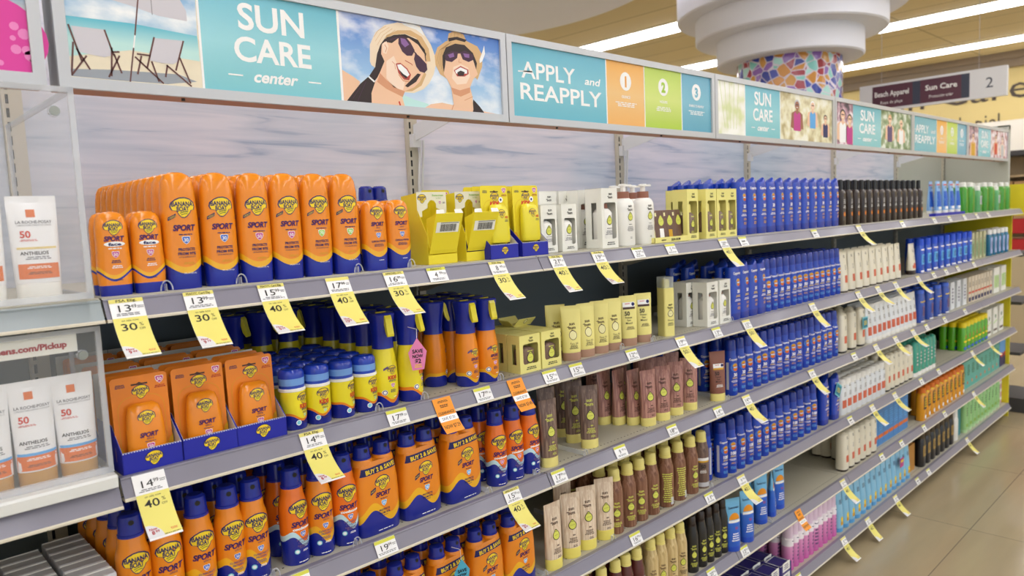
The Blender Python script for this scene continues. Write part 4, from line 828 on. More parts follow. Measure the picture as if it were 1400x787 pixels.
T(1, 270, '13.99', '30%', '9.79', 'FSAOTC Card Elig.', where='under the blue-badge tall lotions')
T(1, 369, '15.99', '40%', '9.59', 'FSAOTC Card Elig.', where='under the pink-badge tall lotions')
T(1, 460, '17.99', '40%', '10.79', where='under the last tall lotion')
T(1, 537, '16.99', '30%', '11.89', 'APPROVED OTC', where='under small orange bottles')
T(1, 678, '8.49', '30%', '5.94', 'FSA Elig.', where='under the blue and yellow trays')
T(1, 759, '21.99', '40%', '13.19', 'FSA Elig.', where='under the stacked white cartons')
T(1, 816, '19.99', '40%', '11.99', 'FSA Elig.', where='under the tall white carton')
T(1, 987, '20.99', '40%', None, where='under the pale yellow boxed sprays')
T(1, 1173, None or '12.99', '40%', None, where='under the dark oil bottles')
for u, p, wh in ((595, '4.99', 'under the open yellow cartons'), (870, '22.99', 'under the pump bottles'), (915, '5.49', 'under the lip balm display'), (1014, None, 'start of the blue lotions, top shelf'), (1112, None, 'below the blue lotions, top shelf'), (1232, None, 'below the dark oil bottles, top shelf'),
                 (1276, None, 'in the gap beside blue tubes, top shelf'), (1297, None, 'below blue tubes, top shelf'), (1317, None, 'at the first green bottle, top shelf'), (1334, None, 'at the second green bottle, top shelf'), (1350, None, 'near the last green bottles, top shelf')): T(1, u, p, kind='small', head='FSAOTC', where=wh)
T(2, 202, '14.99', '40%', '8.99', head=False, where='below the left blister tray')
T(2, 425, '14.99', '40%', '8.99', 'FSA Elig.', where='below the yellow sticks')
T(2, 929, '19.99', '50%', None, where='right of the yellow boxed tube')
T(2, 1019, '15.99', '50%', None, where='at the first blue lotions, second shelf'); T(2, 1109, '15.99', '50%', None, where='under the blue sprays, second shelf')
for u, w_ in ((1172, 'leftmost'), (1199, 'second'), (1223, 'third'), (1254, 'fourth')): T(2, u, '13.99', '50%', None, where=w_+' of four under the cream tubes')
for u, p, wh in ((541, '17.99', 'below the yellow trigger sprays'), (658, '17.99', 'below the orange trigger sprays'), (750, '15.99', 'below the brown boxed lotions'), (786, '15.99', 'below the yellow tubes'), (862, '12.99', 'below the two face tubes'), (978, '13.99', 'below the white cartons, second shelf'),
                 (1275, None, 'first of far labels, second shelf'), (1292, None, 'second of far labels, second shelf'), (1308, None, 'third of far labels, second shelf'), (1330, None, 'fourth of far labels, second shelf')): T(2, u, p, kind='small', where=wh)
T(2, 603, None, None, '7.29', kind='clear', where='between the trigger sprays'); T(2, 703, None, None, '7.49', kind='clear', where='above the orange spray cans')
T(3, 698, '15.99', '40%', '9.59', 'APPROVED OTC', where='under the last orange cans'); T(3, 1019, '14.99', '40%', None, where='at the first blue sprays, third shelf'); T(3, 1108, '14.99', '40%', None, where='middle of blue sprays, third shelf')
for u, w_ in ((1196, 'leftmost'), (1223, 'middle'), (1247, 'rightmost')): T(3, u, '11.99', '40%', None, where=w_+' of three under the white bottles')
for u, p, wh in ((405, '14.99', 'below the coolzone cans'), (525, '19.99', 'below the twin packs'), (762, '17.99', 'below the dark wood-print tubes'), (846, '9.99', 'in the gap, third shelf'), (917, '18.99', 'below the rose tubes'), (980, '14.99', 'below the single 50 tube'), (1166, None, 'below the cream tubes, third shelf'), (1265, None, 'below the blue bottles, third shelf'), (1290, None, 'left end of the cartons, third shelf'), (1318, None, 'middle of the cartons, third shelf')): T(3, u, p, kind='small', where=wh)
T(4, 1012, '9.99', '40%', None, where='above the blue sun tubes')
for u, w_ in ((1191, 'leftmost'), (1222, 'second'), (1328, 'third'), (1352, 'rightmost')): T(4, u, '7.99', '40%', None, where=w_+' of four on the far fourth shelf')
for u, p, wh in ((867, '16.99', 'below the brown sprays'), (968, '11.99', 'below the last brown spray'), (1161, None, 'below the large blue bottles, fourth shelf'), (1258, None, 'below the teal bottles, fourth shelf'), (1282, None, 'in the far gap, fourth shelf')): T(4, u, p, kind='small', where=wh)
T(5, 1157-6, '9.99', '40%', None, where='below the white bottles, fifth shelf'); T(5, 1090, None, None, '4.49', kind='clear', where='on the empty stretch of fifth shelf'); T(5, 1330, '6.99', '40%', None, where='below the teal cartons')
for u, p, wh in ((971, '20.99', 'below the black bottles'), (1016, '12.99', 'below the blue sun tubes, fifth shelf'), (1204, None, 'below the first blue cartons'), (1231, None, 'below the last blue cartons'), (1262, None, 'below the first amber bottle'), (1290, None, 'below the amber bottles')): T(5, u, p, kind='small', where=wh)
for u, w_ in ((1152, 'leftmost'), (1185, 'second'), (1223, 'third'), (1321, 'farthest')): T(6, u, '8.99', '40%', None, where=w_+' of four on the bottom shelf')
for u, wh in ((1090, 'below the pink sprays'), (1253, 'below the brown carton'), (1268, 'below the dark bottles')): T(6, u, None, kind='small', where=wh+', bottom shelf')
# ------------------------------------------------------------------ products, top shelf
B = 'bottle'
row('face', lotion, ('face',), 1, X(1, 139), X(1, 233), 2, 2, .03, 'small orange face lotion bottle', B)
tall = [X(1, u) for u in (257, 309, 357, 400, 441, 480)]
for i, (x, num, bd) in enumerate(zip(tall, ['30', '30', '50', '50', '70', '70'], [MBLUE, MBLUE, PINK, PINK, GRN, GRN])):
    for k in range(11 if i == 0 else 3):
        o = inst(('tall', num), lotion, 'tall', num, bd); col = {'30': 'blue', '50': 'pink', '70': 'green'}[num]
        put(o, 1, x, YL[1]+.036+k*.0355, .034, f"tall orange lotion bottle with {col} {num} badge, " + ((('left' if i % 2 == 0 else 'right')+' one of its pair in front') if k == 0 else f"{ORD[k]} row back, {ORD[i]} column"), B, 'tall orange lotion bottles on the top shelf', random.uniform(-.03, .03))
row('ultra50', lotion, ('ultra', '50', MBLUE), 1, X(1, 501), X(1, 568), 2, 3, .034, 'small orange ultra lotion bottle', B)
for i, u in enumerate((501, 519)):
    o = inst('kidcan', spray_can, 'kids'); y = 1.47; x = xat(u, y, 1.55); o.location = (x, y, ZS[1]); tag(o, f"blue-capped spray can behind the small orange bottles, {ORD[i]} from left", 'spray can', 'spray cans at the back of the top shelf')
for i, u in enumerate((598, 648)):
    o = inst('disp', kids_dispenser); put(o, 1, X(1, u, 1.24), YL[1]+.05, 0, f"opened yellow carton with barcode flap folded forward, {('left', 'right')[i]} one", 'box', 'opened yellow dispenser cartons')
for i, (u, y) in enumerate(((597, 1.37), (652, 1.37), (690, 1.45))):
    o = inst('blk', blister, True); x = xat(u, y, 1.5); o.location = (x, y, ZS[1]+.03); tag(o, f"yellow kids blister card standing behind the opened cartons, {ORD[i]} from left", 'blister pack', 'yellow kids blister cards')
for i, u in enumerate((686, 728)):
    x = X(1, u, 1.21); t = inst('trayk', tray, .086, .12, True); t.location = (x, YL[1]+.03, ZS[1]); tag(t, f"blue card tray of yellow kids sunscreen cards, {('left', 'right')[i]} one", 'tray', 'blue trays of yellow cards')
    for k in range(3):
        o = inst('blk', blister, True); o.location = (x-.000, YL[1]+.055+k*.028, ZS[1]+.0015+.03); o.rotation_euler.x = -.02; tag(o, f"yellow kids blister card in {('left', 'right')[i]} blue tray, {ORD[k]} from front", 'blister pack', 'yellow kids blister cards')
WB = ('wbox', window_box, (.056, .05, .118, CARD_W, .018, .083, inner_bottle(P_WH, .074, .0225, art=in_white)))
row('wbox', window_box, WB[2], 1, X(1, 747), X(1, 802), 2, 2, .05, 'small white windowed lotion carton', 'carton', rj=.01)
for i, (u, y) in enumerate(((750, 1.335), (776, 1.335), (802, 1.295))):
    o = inst('wtall', window_box, .066, .055, .155, CARD_W, .024, .118, inner_bottle(P_WH, .1, .024, P_BR, .01, art=in_white)); x = xat(u, y, 1.5); o.location = (x, y, ZS[1]); tag(o, f"tall white carton standing behind the small ones, {('first', 'second', 'third')[i]} from left", 'carton', 'tall white cartons on the top shelf')
for i, (u, y) in enumerate(((835, 1.207), (834, 1.265))):
    o = inst('wtall', None); o.location = (X(1, u, y), y, ZS[1]); tag(o, ('tall white windowed lotion carton beside the pump bottles', 'tall white carton directly behind the one beside the pumps')[i], 'carton', 'tall white cartons on the top shelf')
for i, (u, y) in enumerate(((853, 1.235), (880, 1.235), (866, 1.30), (840, 1.32), (893, 1.30))[:4]):
    o = inst('pump', pump_bottle); o.location = (xat(u, y, 1.45), y, ZS[1]); o.rotation_euler.z = (0, .0, .1, -.2)[i]; tag(o, ('left front', 'right front', 'middle rear', 'left rear')[i]+' white pump bottle with brown collar', B, 'white pump bottles on the top shelf')
o = balm_display(); o.location = (X(1, 915, 1.21), YL[1]+.032, ZS[1]); tag(o, 'brown wood-print lip balm display in a pale yellow tray', 'display')
YB1 = (.06, .05, .15, CARD_LY, .02, .115, inner_bottle(W_DK, .08, .0215, P_LY, .022, z0=.004, art=in_brown), 'boxed_spray')
for i, (u, k) in enumerate(((948, 0), (973, 0), (988, 0), (1001, 0), (938, 1), (962, 1))):
    y = YL[1]+.036+k*.053; o = inst('ybox', window_box, *YB1); o.location = (X(1, u, y), y, ZS[1]); tag(o, f"pale yellow windowed spray carton, {ORD[(i if k == 0 else i-4)]} from left in the {('front', 'second')[k]} row, top shelf", 'carton', 'pale yellow spray cartons')
row('cop', cop_lotion, (), 1, X(1, 1009), X(1, 1148), 12, [3, 3]+[2]*10, .036, 'royal blue sunscreen lotion bottle', B, rj=.05)
for k in range(4): o = inst('cop', None); o.location = (X(1, 1009)+.034-.0715, 1.30+k*.04, ZS[1]); tag(o, f"royal blue lotion bottle behind the pale yellow cartons, {ORD[k]} from front", B, 'royal blue lotion bottles behind the cartons')
def art_oil(D, h): D.rect(-.014, h*.1, .014, h*.62, ink('smoke', '4a4442'), 1); D.disc(0, h*.24, .009, ORG, 3, n=9); D.disc(0, h*.24, .004, DYEL, 4, n=8); D.micro(0, h*.52, .02, .02, 3, LGREY, 3); D.micro(0, h*.4, .02, .012, 2, WHT, 3, seed=4)
row('oil', plain_bottle, (.024, .018, .182, P_DB, P_BK, .42, .04, art_oil, 3, 'tanning_oil_bottle'), 1, X(1, 1149), X(1, 1263), 14, 2, .038, 'dark brown tanning oil spray bottle', B, rj=.06)
def art_bw(D, h): D.rect(-.026, h*.2, .026, h*.68, MBLUE, 1); D.rect(-.026, h*.86, .026, h*.9, RED, 2); D.rect(-.02, h*.12, .02, h*.2, WHT, 2); D.micro(0, h*.8, .036, .012, 2, NAVY)
row('bwt', tube, (.165, .029, .016, mat('tube_sky', '8ab8e8', .3), P_WH, .014, lambda D: art_bw(D, .165)), 1, X(1, 1281), X(1, 1316), 4, 2, .034, 'white and blue gradient tube', 'tube')
o = inst('bluebase', carton, .5, .03, .014, CARD_B, None, 'tray'); o.location = (X(1, 1299), YL[1]+.02, ZS[1]); o.scale.x = 1; tag(o, 'low blue card tray under the blue and white tubes', 'tray')
for ch in list(C.objects):
    if ch.get('group') == 'white and blue gradient tubes on the top shelf' : ch.location.z += .0142; ch.location.y += .0
o.location.y = YL[1]+.036
GEL = mat('gel_green', '5ec43c', .12, trans=.55, coat=.5, ior=1.35); GEL2 = mat('gel_mint', '7fd890', .12, trans=.55, coat=.5, ior=1.35)
def art_green(D, h): D.rect(-.02, h*.3, .02, h*.62, LGREY, 1); D.micro(0, h*.46, .03, h*.25, 4, DGRN, 2)
xs = [X(1, u) for u in (1322, 1331, 1341, 1350, 1358, 1366, 1373, 1380)]
for i, x in enumerate(xs):
    for k in range(2):
        g2 = i % 3 == 2; o = inst(('green', g2), plain_bottle, .034, .024, .172 if not g2 else .15, GEL if not g2 else GEL2, P_WH, .5, .024, art_green if g2 else None)
        o.location = (x, YL[1]+.062+k*.06, ZS[1]); tag(o, f"{'mint' if g2 else 'green'} aloe gel bottle, {ORD[i]} from left in {('front', 'rear')[k]} row, top shelf", B, 'green gel bottles on the top shelf')
# ------------------------------------------------------------------ second shelf
for i, (a, b_) in enumerate(((163, 251), (250, 322), (321, 391))):
    xa, xb = xat(a, 1.205, ZS[2]), xat(b_, 1.205, ZS[2]); xc = (xa+xb)/2
    for t in range(3):
        tr = inst('trayo', tray, .0885, .118, False); tr.location = (xc+(.0 if t == 0 else .002), YL[2]+.026+t*.128, ZS[2]); tag(tr, f"blue tray of orange sunscreen cards, {ORD[i]} from left, " + ('front row' if t == 0 else f'{ORD[t]} row back'), 'tray', 'blue trays of orange cards')
        for k in range(3 if t == 0 else 2):
            o = inst('blo', blister, False); o.location = (xc-.002, YL[2]+.053+t*.128+k*.028, ZS[2]+.012); o.rotation_euler = (-.03, 0, random.uniform(-.03, .03)); tag(o, f"orange blister card, {ORD[k]} in the {ORD[i]} tray of the {ORD[t]} row", 'blister pack', 'orange sport blister cards')
row('stick', roll_stick, (), 2, X(2, 386, 1.225), X(2, 518, 1.225), 4, 5, .05, 'blue-capped yellow kids sunscreen stick', 'sunscreen stick', yf=YL[2]+.036, rj=.35)
tk = [X(2, u, 1.23) for u in (527, 561)]
for i, (u, y) in enumerate(((528, 1.232), (562, 1.228))):
    o = inst('trigk', trigger, True); x = X(2, u, y); o.location = (x, y, ZS[2]); o.rotation_euler.z = (-.1, .4)[i]; tag(o, ('left front yellow kids trigger spray with tall blue head', 'right front yellow kids trigger spray, pink tag round its neck')[i], 'spray bottle', 'yellow kids trigger sprays')
n_ = 0
for r_ in range(2):
    for i in range(5):
        y = 1.5+r_*.056; x = .62+i*.062
        o = inst('trigk', None); o.location = (x, y, ZS[2]); o.rotation_euler.z = random.uniform(.4, 1.2); tag(o, f"yellow kids trigger spray in the dark behind the sticks, {ORD[r_]} rear row, {ORD[i]} from left", 'spray bottle', 'yellow kids trigger sprays in the rear')
for i, (x, y) in enumerate(((tk[0]+.004, 1.294), (tk[0]+.004, 1.358), (tk[0]+.002, 1.422), (tk[1]+.003, 1.294), (tk[1]+.003, 1.358))):
    o = inst('trigk', None); o.location = (x, y, ZS[2]); o.rotation_euler.z = random.uniform(.3, 1.1); tag(o, f"yellow kids trigger spray, {ORD[i if i < 3 else i-3]} behind the {'left' if i < 3 else 'right'} front one", 'spray bottle', 'yellow kids trigger sprays')
for i, (u, y, rz) in enumerate(((640, 1.23, .05), (667, 1.226, .0), (596, 1.288, 1.2), (622, 1.288, 1.7), (650, 1.288, .4), (579, 1.348, .9), (606, 1.348, 1.1), (634, 1.348, .8), (588, 1.408, .6), (615, 1.408, 1.3))):
    o = inst('trigo', trigger, False); o.location = (X(2, u, y), y, ZS[2]); o.rotation_euler.z = rz-.1
    tag(o, ('left front', 'right front', 'second row left', 'second row middle', 'second row right', 'third row left', 'third row middle', 'third row right', 'last row left', 'last row right')[i]+' orange trigger spray with tall blue head', 'spray bottle', 'orange sport trigger sprays')
SB = (.068, .042, .089, CARD_LY, .02, .068, inner_bottle(W_DK, .054, .025, art=in_brown))
for i, u in enumerate((726, 755)):
    for k in range(4):
        y = YL[2]+.036+k*.044; o = inst('sbx', window_box, *SB); o.location = (xat(u, 1.205, ZS[2])-.0, y, ZS[2]); tag(o, f"pale yellow carton showing a brown bottle, {('left', 'right')[i]} column, " + ('front' if k == 0 else f'{ORD[k]} back'), 'carton', 'pale yellow cartons on the second shelf')
def open_flap():
    r = thing('opened_carton'); b = MB(); b.box(-.03, 0, 0, .03, .042, .001, CARD_LY)
    b.prism([(0, .001), (.001, .001), (-.018, .02), (-.019, .019)], -.03, .03, CARD_LY); b.prism([(.042, .001), (.041, .001), (.056, .018), (.057, .017)], -.03, .03, CARD_LY)
    b.add([(-.03, 0, .001), (-.03, .042, .001), (-.045, .04, .016), (-.045, .004, .016)], [(0, 1, 2, 3)], CARD_LY); b.build('flaps', r, 0)
    D = Art(lambda u, v, off: (u, -.001-(v)*.95-off, v+.0005), su=None); D.disc(0, .011, .006, BRN, 1); D.disc(0, .011, .005, CREAM, 2); D.build('print', r); return r
o = open_flap(); o.location = (xat(722, 1.3, 1.22), 1.32, ZS[2]+.0895); tag(o, 'flattened pale yellow carton lying open on the stacked ones', 'carton')
P_LY2 = mat('tube_pale_yellow', 'ece28c', .4); CAPR = mat('cap_wood_rose', 'b08a74', .45)
for i, u in enumerate((781, 801, 820, 838, 760)):
    y = (1.222, 1.222, 1.222, 1.222, 1.27)[i]; o = inst('yt', tube, .137, .0265, .0155, P_LY2, CAPR, .02, art_face); o.location = (xat(u, y, ZS[2]+.05), y, ZS[2]+(.0)); o.rotation_euler.z = (-.5, -.3, -.4, -.35, -.5)[i]
    tag(o, ('pale yellow face tube turned sideways, leftmost in front', 'pale yellow face tube, second of the front four', 'pale yellow face tube, third of the front four', 'pale yellow face tube, rightmost of the front four', 'pale yellow face tube standing behind the sideways one')[i], 'tube', 'pale yellow face tubes')
for i, u in enumerate((860, 880)):
    o = inst('t50', tube, .137, .0265, .0155, P_LY2, CAPR, .021, art_50(BRN)); o.location = (xat(u, 1.225, ZS[2]), 1.225, ZS[2]); o.rotation_euler.z = -.45; tag(o, f"yellow premium 50 face tube with brown cap, {('left', 'right')[i]} of the pair", 'tube', 'yellow 50 face tubes')
def clear_tube():
    r = thing('boxed_tube'); b = MB(); w = .0185; b.loft([(0, w, w, 8), (.14, w, w, 8)], P_LY2, 24); b.build('inner_carton', r); c = MB(); c.loft([(.0, w+.001, w+.001, 8), (.172, w+.001, w+.001, 8)], P_CL, 24, top=True); 
    c = MB(); c.loft([(.1405, w, w, 8), (.172, w, w, 8)], mat('clear_lid', 'dfe6e4', .1, alpha=.35), 24); c.build('clear_lid', r)
    c = MB(); c.loft([(.1402, .012, .012, 2), (.162, .011, .011, 2), (.165, .008, .008, 2)], P_LY2, 16); c.build('balm_cap', r)
    D = Art(flat(-w-.0002)); sun_bum(D, .002, .088, .02, BLK); pear(D, .002, .067, .02, fill=P_LY2 and ink('cream', 'efe9b0')); D.text('Mineral', .002, .047, .005, BLK, 3); D.micro(.002, .035, .024, .01, 3, BLK); D.build('label', r); return r
o = clear_tube(); o.location = (xat(911, 1.23, ZS[2]), 1.23, ZS[2]); o.rotation_euler.z = -.3; tag(o, 'single tall pale yellow tube with clear lid, alone beside the divider', 'tube')
for i, (u, k) in enumerate(((975, 0), (992, 0), (968, 1), (986, 1))):
    y = YL[2]+.036+k*.054; o = inst('wbx2', window_box, .064, .052, .138, CARD_W, .022, .106, inner_bottle(P_WH, .088, .021, P_BR, .004, art=in_white)); o.location = (xat(u, 1.205, ZS[2]), y, ZS[2]); tag(o, f"white windowed carton before the blue lotions, {('front', 'rear')[k]} {('left', 'right')[i % 2]}", 'carton', 'white cartons on the second shelf')
row('cop', cop_lotion, (), 2, X(2, 1001), X(2, 1048), 4, 2, .036, 'slant-topped royal blue lotion bottle', B, rj=.08)
for i, (u, y) in enumerate(((921, 1.40), (941, 1.36), (946, 1.42), (968, 1.33), (985, 1.31), (998, 1.30), (930, 1.46))):
    o = inst('cop', None); o.location = (xat(u, y, 1.22), y, ZS[2]); o.rotation_euler.z = random.uniform(-.1, .1); tag(o, f"royal blue lotion bottle in the shade behind white cartons, {ORD[i]} placed from left", B, 'royal blue lotion bottles behind the white cartons')
row('cs50', cop_spray, ('50',), 2, X(2, 1048), X(2, 1151), 13, 4, .049, 'royal blue sunscreen spray', 'spray can', rj=.22, rot=-.5)
def art_tan(D, h): D.micro(0, h*.88, .016, .012, 2, BLK, 3); D.micro(0, h*.62, .012, .02, 4, GREY, 2); D.rect(-.012, h*.24, .012, h*.42, ink('coral', 'd0674c'), 2)
CRM = mat('plastic_ivory', 'e8e2cf', .35, coat=.2)
row('ivt', tube, (.165, .0335, .017, CRM, P_DB, .006, lambda D: art_tan(D, .165), 'ivory_tube'), 2, X(2, 1152), X(2, 1234), 9, 3, .036, 'ivory tube with coral patch', 'tube')
def art_w1(D): art_tan(D, .13); D.rect(-.02, .03, .02, .045, ink('coral', 'd0674c'), 3)
o = inst('wtub', tube, .15, .04, .02, CRM, P_DB, .02, art_w1, 'ivory_tube'); o.location = (X(2, 1245, 1.24), 1.24, ZS[2]); tag(o, 'wide ivory tube on a dark cap, beside the blue bottles', 'tube')
def art_bl(D, h): D.rect(-.024, h*.66, .024, h*.7, WHT, 2); D.rect(-.022, h*.25, .022, h*.55, LBL, 2); D.micro(0, h*.4, .03, h*.2, 4, NAVY, 3); D.rect(-.024, h*.03, .024, h*.08, WHT, 2)
P_B2 = mat('plastic_bright_blue', '2a5ad0', .2, coat=.4); P_B3 = mat('plastic_slate_blue', '4468a4', .3, coat=.2)
row('blb', plain_bottle, (.028, .02, .17, P_B2, mat('cap_bright_blue', '2050d8', .25), .8, .035, art_bl), 2, X(2, 1257), X(2, 1331), 9, 2, .042, 'bright blue lotion bottle with white band', B, rj=.1)
def art_gs(D, h): D.rect(-.018, h*.1, .018, h*.7, ink('sage', '9db48c'), 1); D.rect(-.006, h*.15, .006, h*.6, DGRN, 2); D.micro(0, h*.75, .026, .01, 2, NAVY)
row('gsb', carton, (.046, .036, .155, mat('card_sage', 'c4c4a0', .4), art_gs, 'carton'), 2, X(2, 1331.5), X(2, 1352), 4, 2, .036, 'sage green striped carton', 'carton')
def art_tb(D, h): D.rect(-.02, h*.85, .02, h*.98, WHT, 2); D.rect(-.022, h*.1, .022, h*.7, ink('lavender', '9fb0dc'), 1); D.micro(0, h*.4, .03, h*.3, 5, NAVY, 3)
row('tbb', plain_bottle, (.03, .022, .16, mat('plastic_teal', '1e6f94', .25, coat=.3), P_WH, .6, .03, art_tb), 2, X(2, 1352.5), X(2, 1380), 5, 2, .045, 'teal and lavender bottle with white cap', B)
# ------------------------------------------------------------------ third shelf
def cols(L, key_fn, us, z, yc, deep, dy, label, cat, group, rot=0, rr=.15):
    for i, u in enumerate(us):
        x = xat(u, yc, z)
        for k in range(deep):
            key, fn, args, nm = key_fn(i, k); o = inst(key, fn, *args); o.location = (x+random.uniform(-.0015, .0015), yc+k*dy, ZS[L]); o.rotation_euler.z = rot+random.uniform(-rr, rr)
            tag(o, f"{nm}, {ORD[i]} from left, " + (label[0] if k == 0 else f"{ORD[k]} row back, {label[1]}"), cat, group)
cols(3, lambda i, k: ('canu', spray_can, ('ultra',), 'orange ultra spray can'), (177, 222, 267.5, 308.6, 342), 1.055, 1.234, 5, .055, ('front of third shelf', 'third shelf'), 'spray can', 'orange spray cans on the third shelf', rot=-.08)
cols(3, lambda i, k: (('canc', spray_can, ('cool',), 'orange can with ice-blue wave') if i != 1 else ('canu', spray_can, ('ultra',), 'orange can with yellow wave')), (396, 432, 466), 1.055, 1.232, 5, .055, ('beside the twin packs', 'third shelf'), 'spray can', 'orange spray cans on the third shelf', rot=-.1)
for i, (a, b_) in enumerate(((490, 553), (549, 612), (607, 668))):
    x = (xat(a, 1.21, .92)+xat(b_, 1.21, .92))/2
    for k in range(4): o = inst('twin', twin_pack); o.location = (x, 1.234+k*.06, ZS[3]); o.rotation_euler.z = .03; tag(o, f"orange BUY 2 & SAVE twin can pack, {ORD[i]} from left, " + ('front row, third shelf' if k == 0 else f'{ORD[k]} row back, third shelf'), 'twin pack', 'twin can packs on the third shelf')
cols(3, lambda i, k: (('canc5', spray_can, ('cool50',), 'orange coolzone 50 spray can')), (675, 699, 721), 1.055, 1.232, 4, .055, ('right of the twin packs', 'right group'), 'spray can', 'orange coolzone 50 cans', rot=-.2)
DT = ('dt', tube, (.165, .0265, .017, W_DK, P_CR, .024, art_bum(PEAR, .165), 'lotion_tube'))
for i, (u, y, rz) in enumerate(((751, 1.222, -.15), (806, 1.238, -.5), (785, 1.30, -.4), (770, 1.36, -.35), (748, 1.31, -.3), (757, 1.42, -.3), (786, 1.44, -.3))):
    o = inst('dt', *DT[1:2], *DT[2]); o.location = (xat(u, y, .92), y, ZS[3]); o.rotation_euler.z = rz; tag(o, f"dark wood-print tube with pale yellow cap, {('leftmost in front', 'rightmost in front', 'just behind the right front one', 'third row', 'behind the leftmost', 'far back left', 'far back right')[i]}", 'tube', 'dark wood-print tubes')
PT = (.16, .027, .0175, W_PK, P_CR, .024, art_bum(BRN, .16), 'lotion_tube')
PS = ((886, 1.236, -.3), (905, 1.236, -.5), (923, 1.238, -.55), (942, 1.236, -.75), (866, 1.275, -.05), (846, 1.31, 0), (826, 1.345, -.1), (884, 1.335, -.5), (900, 1.32, -.5), (918, 1.33, -.5), (812, 1.42, -.3), (848, 1.41, -.4), (876, 1.41, -.4))
for i, (u, y, rz) in enumerate(PS):
    o = inst('pt', tube, *PT); o.location = (xat(u, y, .95), y, ZS[3]); o.rotation_euler.z = rz; tag(o, 'rose wood-print tube with pale yellow cap, ' + (f'{ORD[i]} from left in the front four' if i < 4 else f'{ORD[i-4]} of those standing behind, left to right mostly' if False else f'{ORD[i-4]} counted among those behind'), 'tube', 'rose wood-print tubes')
o = tube(.158, .028, .017, mat('tube_cocoa', '8a5848', .4), P_CR, .024, art_50(WHT), 'lotion_tube'); o.location = (xat(981, 1.225, .92), 1.225, ZS[3]); o.rotation_euler.z = -.5; tag(o, 'single cocoa brown tube reading 50, alone before the blue sprays', 'tube')
row('cs30', cop_spray, ('30',), 3, X(3, 1001), X(3, 1148), 16, 4, .049, 'royal blue spray can', 'spray can', rj=.22, rot=-.5)
for i in range(6): o = inst('cs30', None); o.location = (1.94+.052*(i % 3), 1.40+.05*(i//3), ZS[3]); tag(o, f"royal blue spray can in shade behind the cocoa tube, {ORD[i]} of six", 'spray can', 'royal blue cans behind the cocoa tube')
row('ivb', plain_bottle, (.03, .02, .165, CRM, P_BK, .8, .008, lambda D, h: art_tan(D, h), 2.8, 'ivory_bottle', False), 3, X(3, 1149), X(3, 1186), 3, 3, .042, 'ivory bottle on dark base', B)
def art_wr(D, h): D.rect(-.02, h*.2, .02, h*.42, ink('coral', 'd0674c'), 2); D.micro(0, h*.8, .02, .014, 2, BLK, 3); D.micro(0, h*.58, .024, .02, 3, GREY, 2)
P_W2 = mat('plastic_cool_white', 'e4e8ec', .3, coat=.3)
row('wrb', tube, (.165, .0285, .017, P_W2, P_WH, .016, lambda D: art_wr(D, .165), 'white_tube'), 3, X(3, 1187), X(3, 1254), 11, 3, .036, 'white tube with coral patch', 'tube')
o = carton(.055, .0015, .05, CYAN, lambda D, h: (D.rect(-.024, .005, .024, .045, ink('petrol', '1f7f98'), 1), D.micro(0, .025, .04, .02, 3, YEL, 2)), 'promo_sticker'); o.location = (X(3, 1183, 1.2), YL[3]+.031, ZS[3]+.075); o.rotation_euler.z = 0; tag(o, 'teal round promo sticker on the first white tube, third shelf', 'sticker')
row('blb2', plain_bottle, (.036, .024, .165, mat('plastic_denim', '2c50b0', .25, coat=.3), P_B2, .85, .02, lambda D, h: (D.rect(-.03, h*.62, .03, h*.65, YEL, 2), D.rect(-.014, h*.2, .014, h*.5, MAUVE, 2), D.rect(-.028, h*.02, .02, h*.06, WHT, 2)), 3), 3, X(3, 1256), X(3, 1301), 4, 3, .05, 'denim blue bottle with yellow line', B)
row('wct', carton, (.07, .04, .15, mat('card_powder', 'dce0e4', .5), lambda D, h: D.micro(0, h*.5, .03, h*.6, 5, NAVY, 2), 'carton'), 3, X(3, 1303), X(3, 1328), 3, 2, .045, 'powder white carton with dots', 'carton')
row('tct', carton, (.05, .04, .15, mat('card_ivory_stripe', 'dcd0bc', .5), lambda D, h: (D.rect(-.02, h*.05, .02, h*.2, NAVY, 2), D.rect(-.024, h*.35, .024, h*.42, RED, 2), D.micro(0, h*.7, .03, .03, 4, BRN, 3)), 'carton'), 3, X(3, 1328.5), X(3, 1361), 8, 2, .045, 'narrow ivory carton with red line', 'carton')
row('gct', carton, (.12, .04, .16, CARD_W, lambda D, h: [D.rect(-.045+i*.026, h*.2, -.03+i*.026, h*.7, ink('leaf', '8ab84a') if i % 2 else GRN, 2) for i in range(4)], 'carton'), 3, X(3, 1362), X(3, 1381), 2, 2, .045, 'white carton with green bars', 'carton')
# ------------------------------------------------------------------ fourth shelf
for i, x in enumerate((.73, .84, .95, 1.06, 1.165)):
    for k in range(4): o = inst('twin', None); o.location = (x, 1.25+k*.06, ZS[4]); o.rotation_euler.z = .03; tag(o, f"orange twin can pack below the third shelf, {ORD[i]} from left, {('front row', 'second row', 'third row', 'fourth row')[k]}", 'twin pack', 'twin can packs on the fourth shelf')
for i in range(8): o = inst('canu', None); o.location = (.36+.052*(i % 6), 1.25+.055*(i//6), ZS[4]); tag(o, f"orange spray can low on the fourth shelf at far left, {ORD[i]} one", 'spray can', 'orange spray cans on the fourth shelf')
for i, (u, y, rz) in enumerate(((757, 1.235, -.05), (781, 1.243, -.4), (803, 1.243, -.4), (827, 1.245, -.45), (770, 1.33, -.3))):
    o = inst('tt', tube, .168, .0285, .018, W_TN, P_YL if False else mat('cap_lemon', 'f2e474', .4), .028, art_bum(BRN, .168), 'lotion_tube'); o.location = (xat(u, y, .65), y, ZS[4]); o.rotation_euler.z = rz; tag(o, ('leftmost tan wood-print tube, turned aside', 'second tan wood-print tube', 'third tan wood-print tube', 'rightmost tan wood-print tube beside the brown cans', 'tan wood-print tube alone at the back')[i], 'tube', 'tan wood-print tubes')
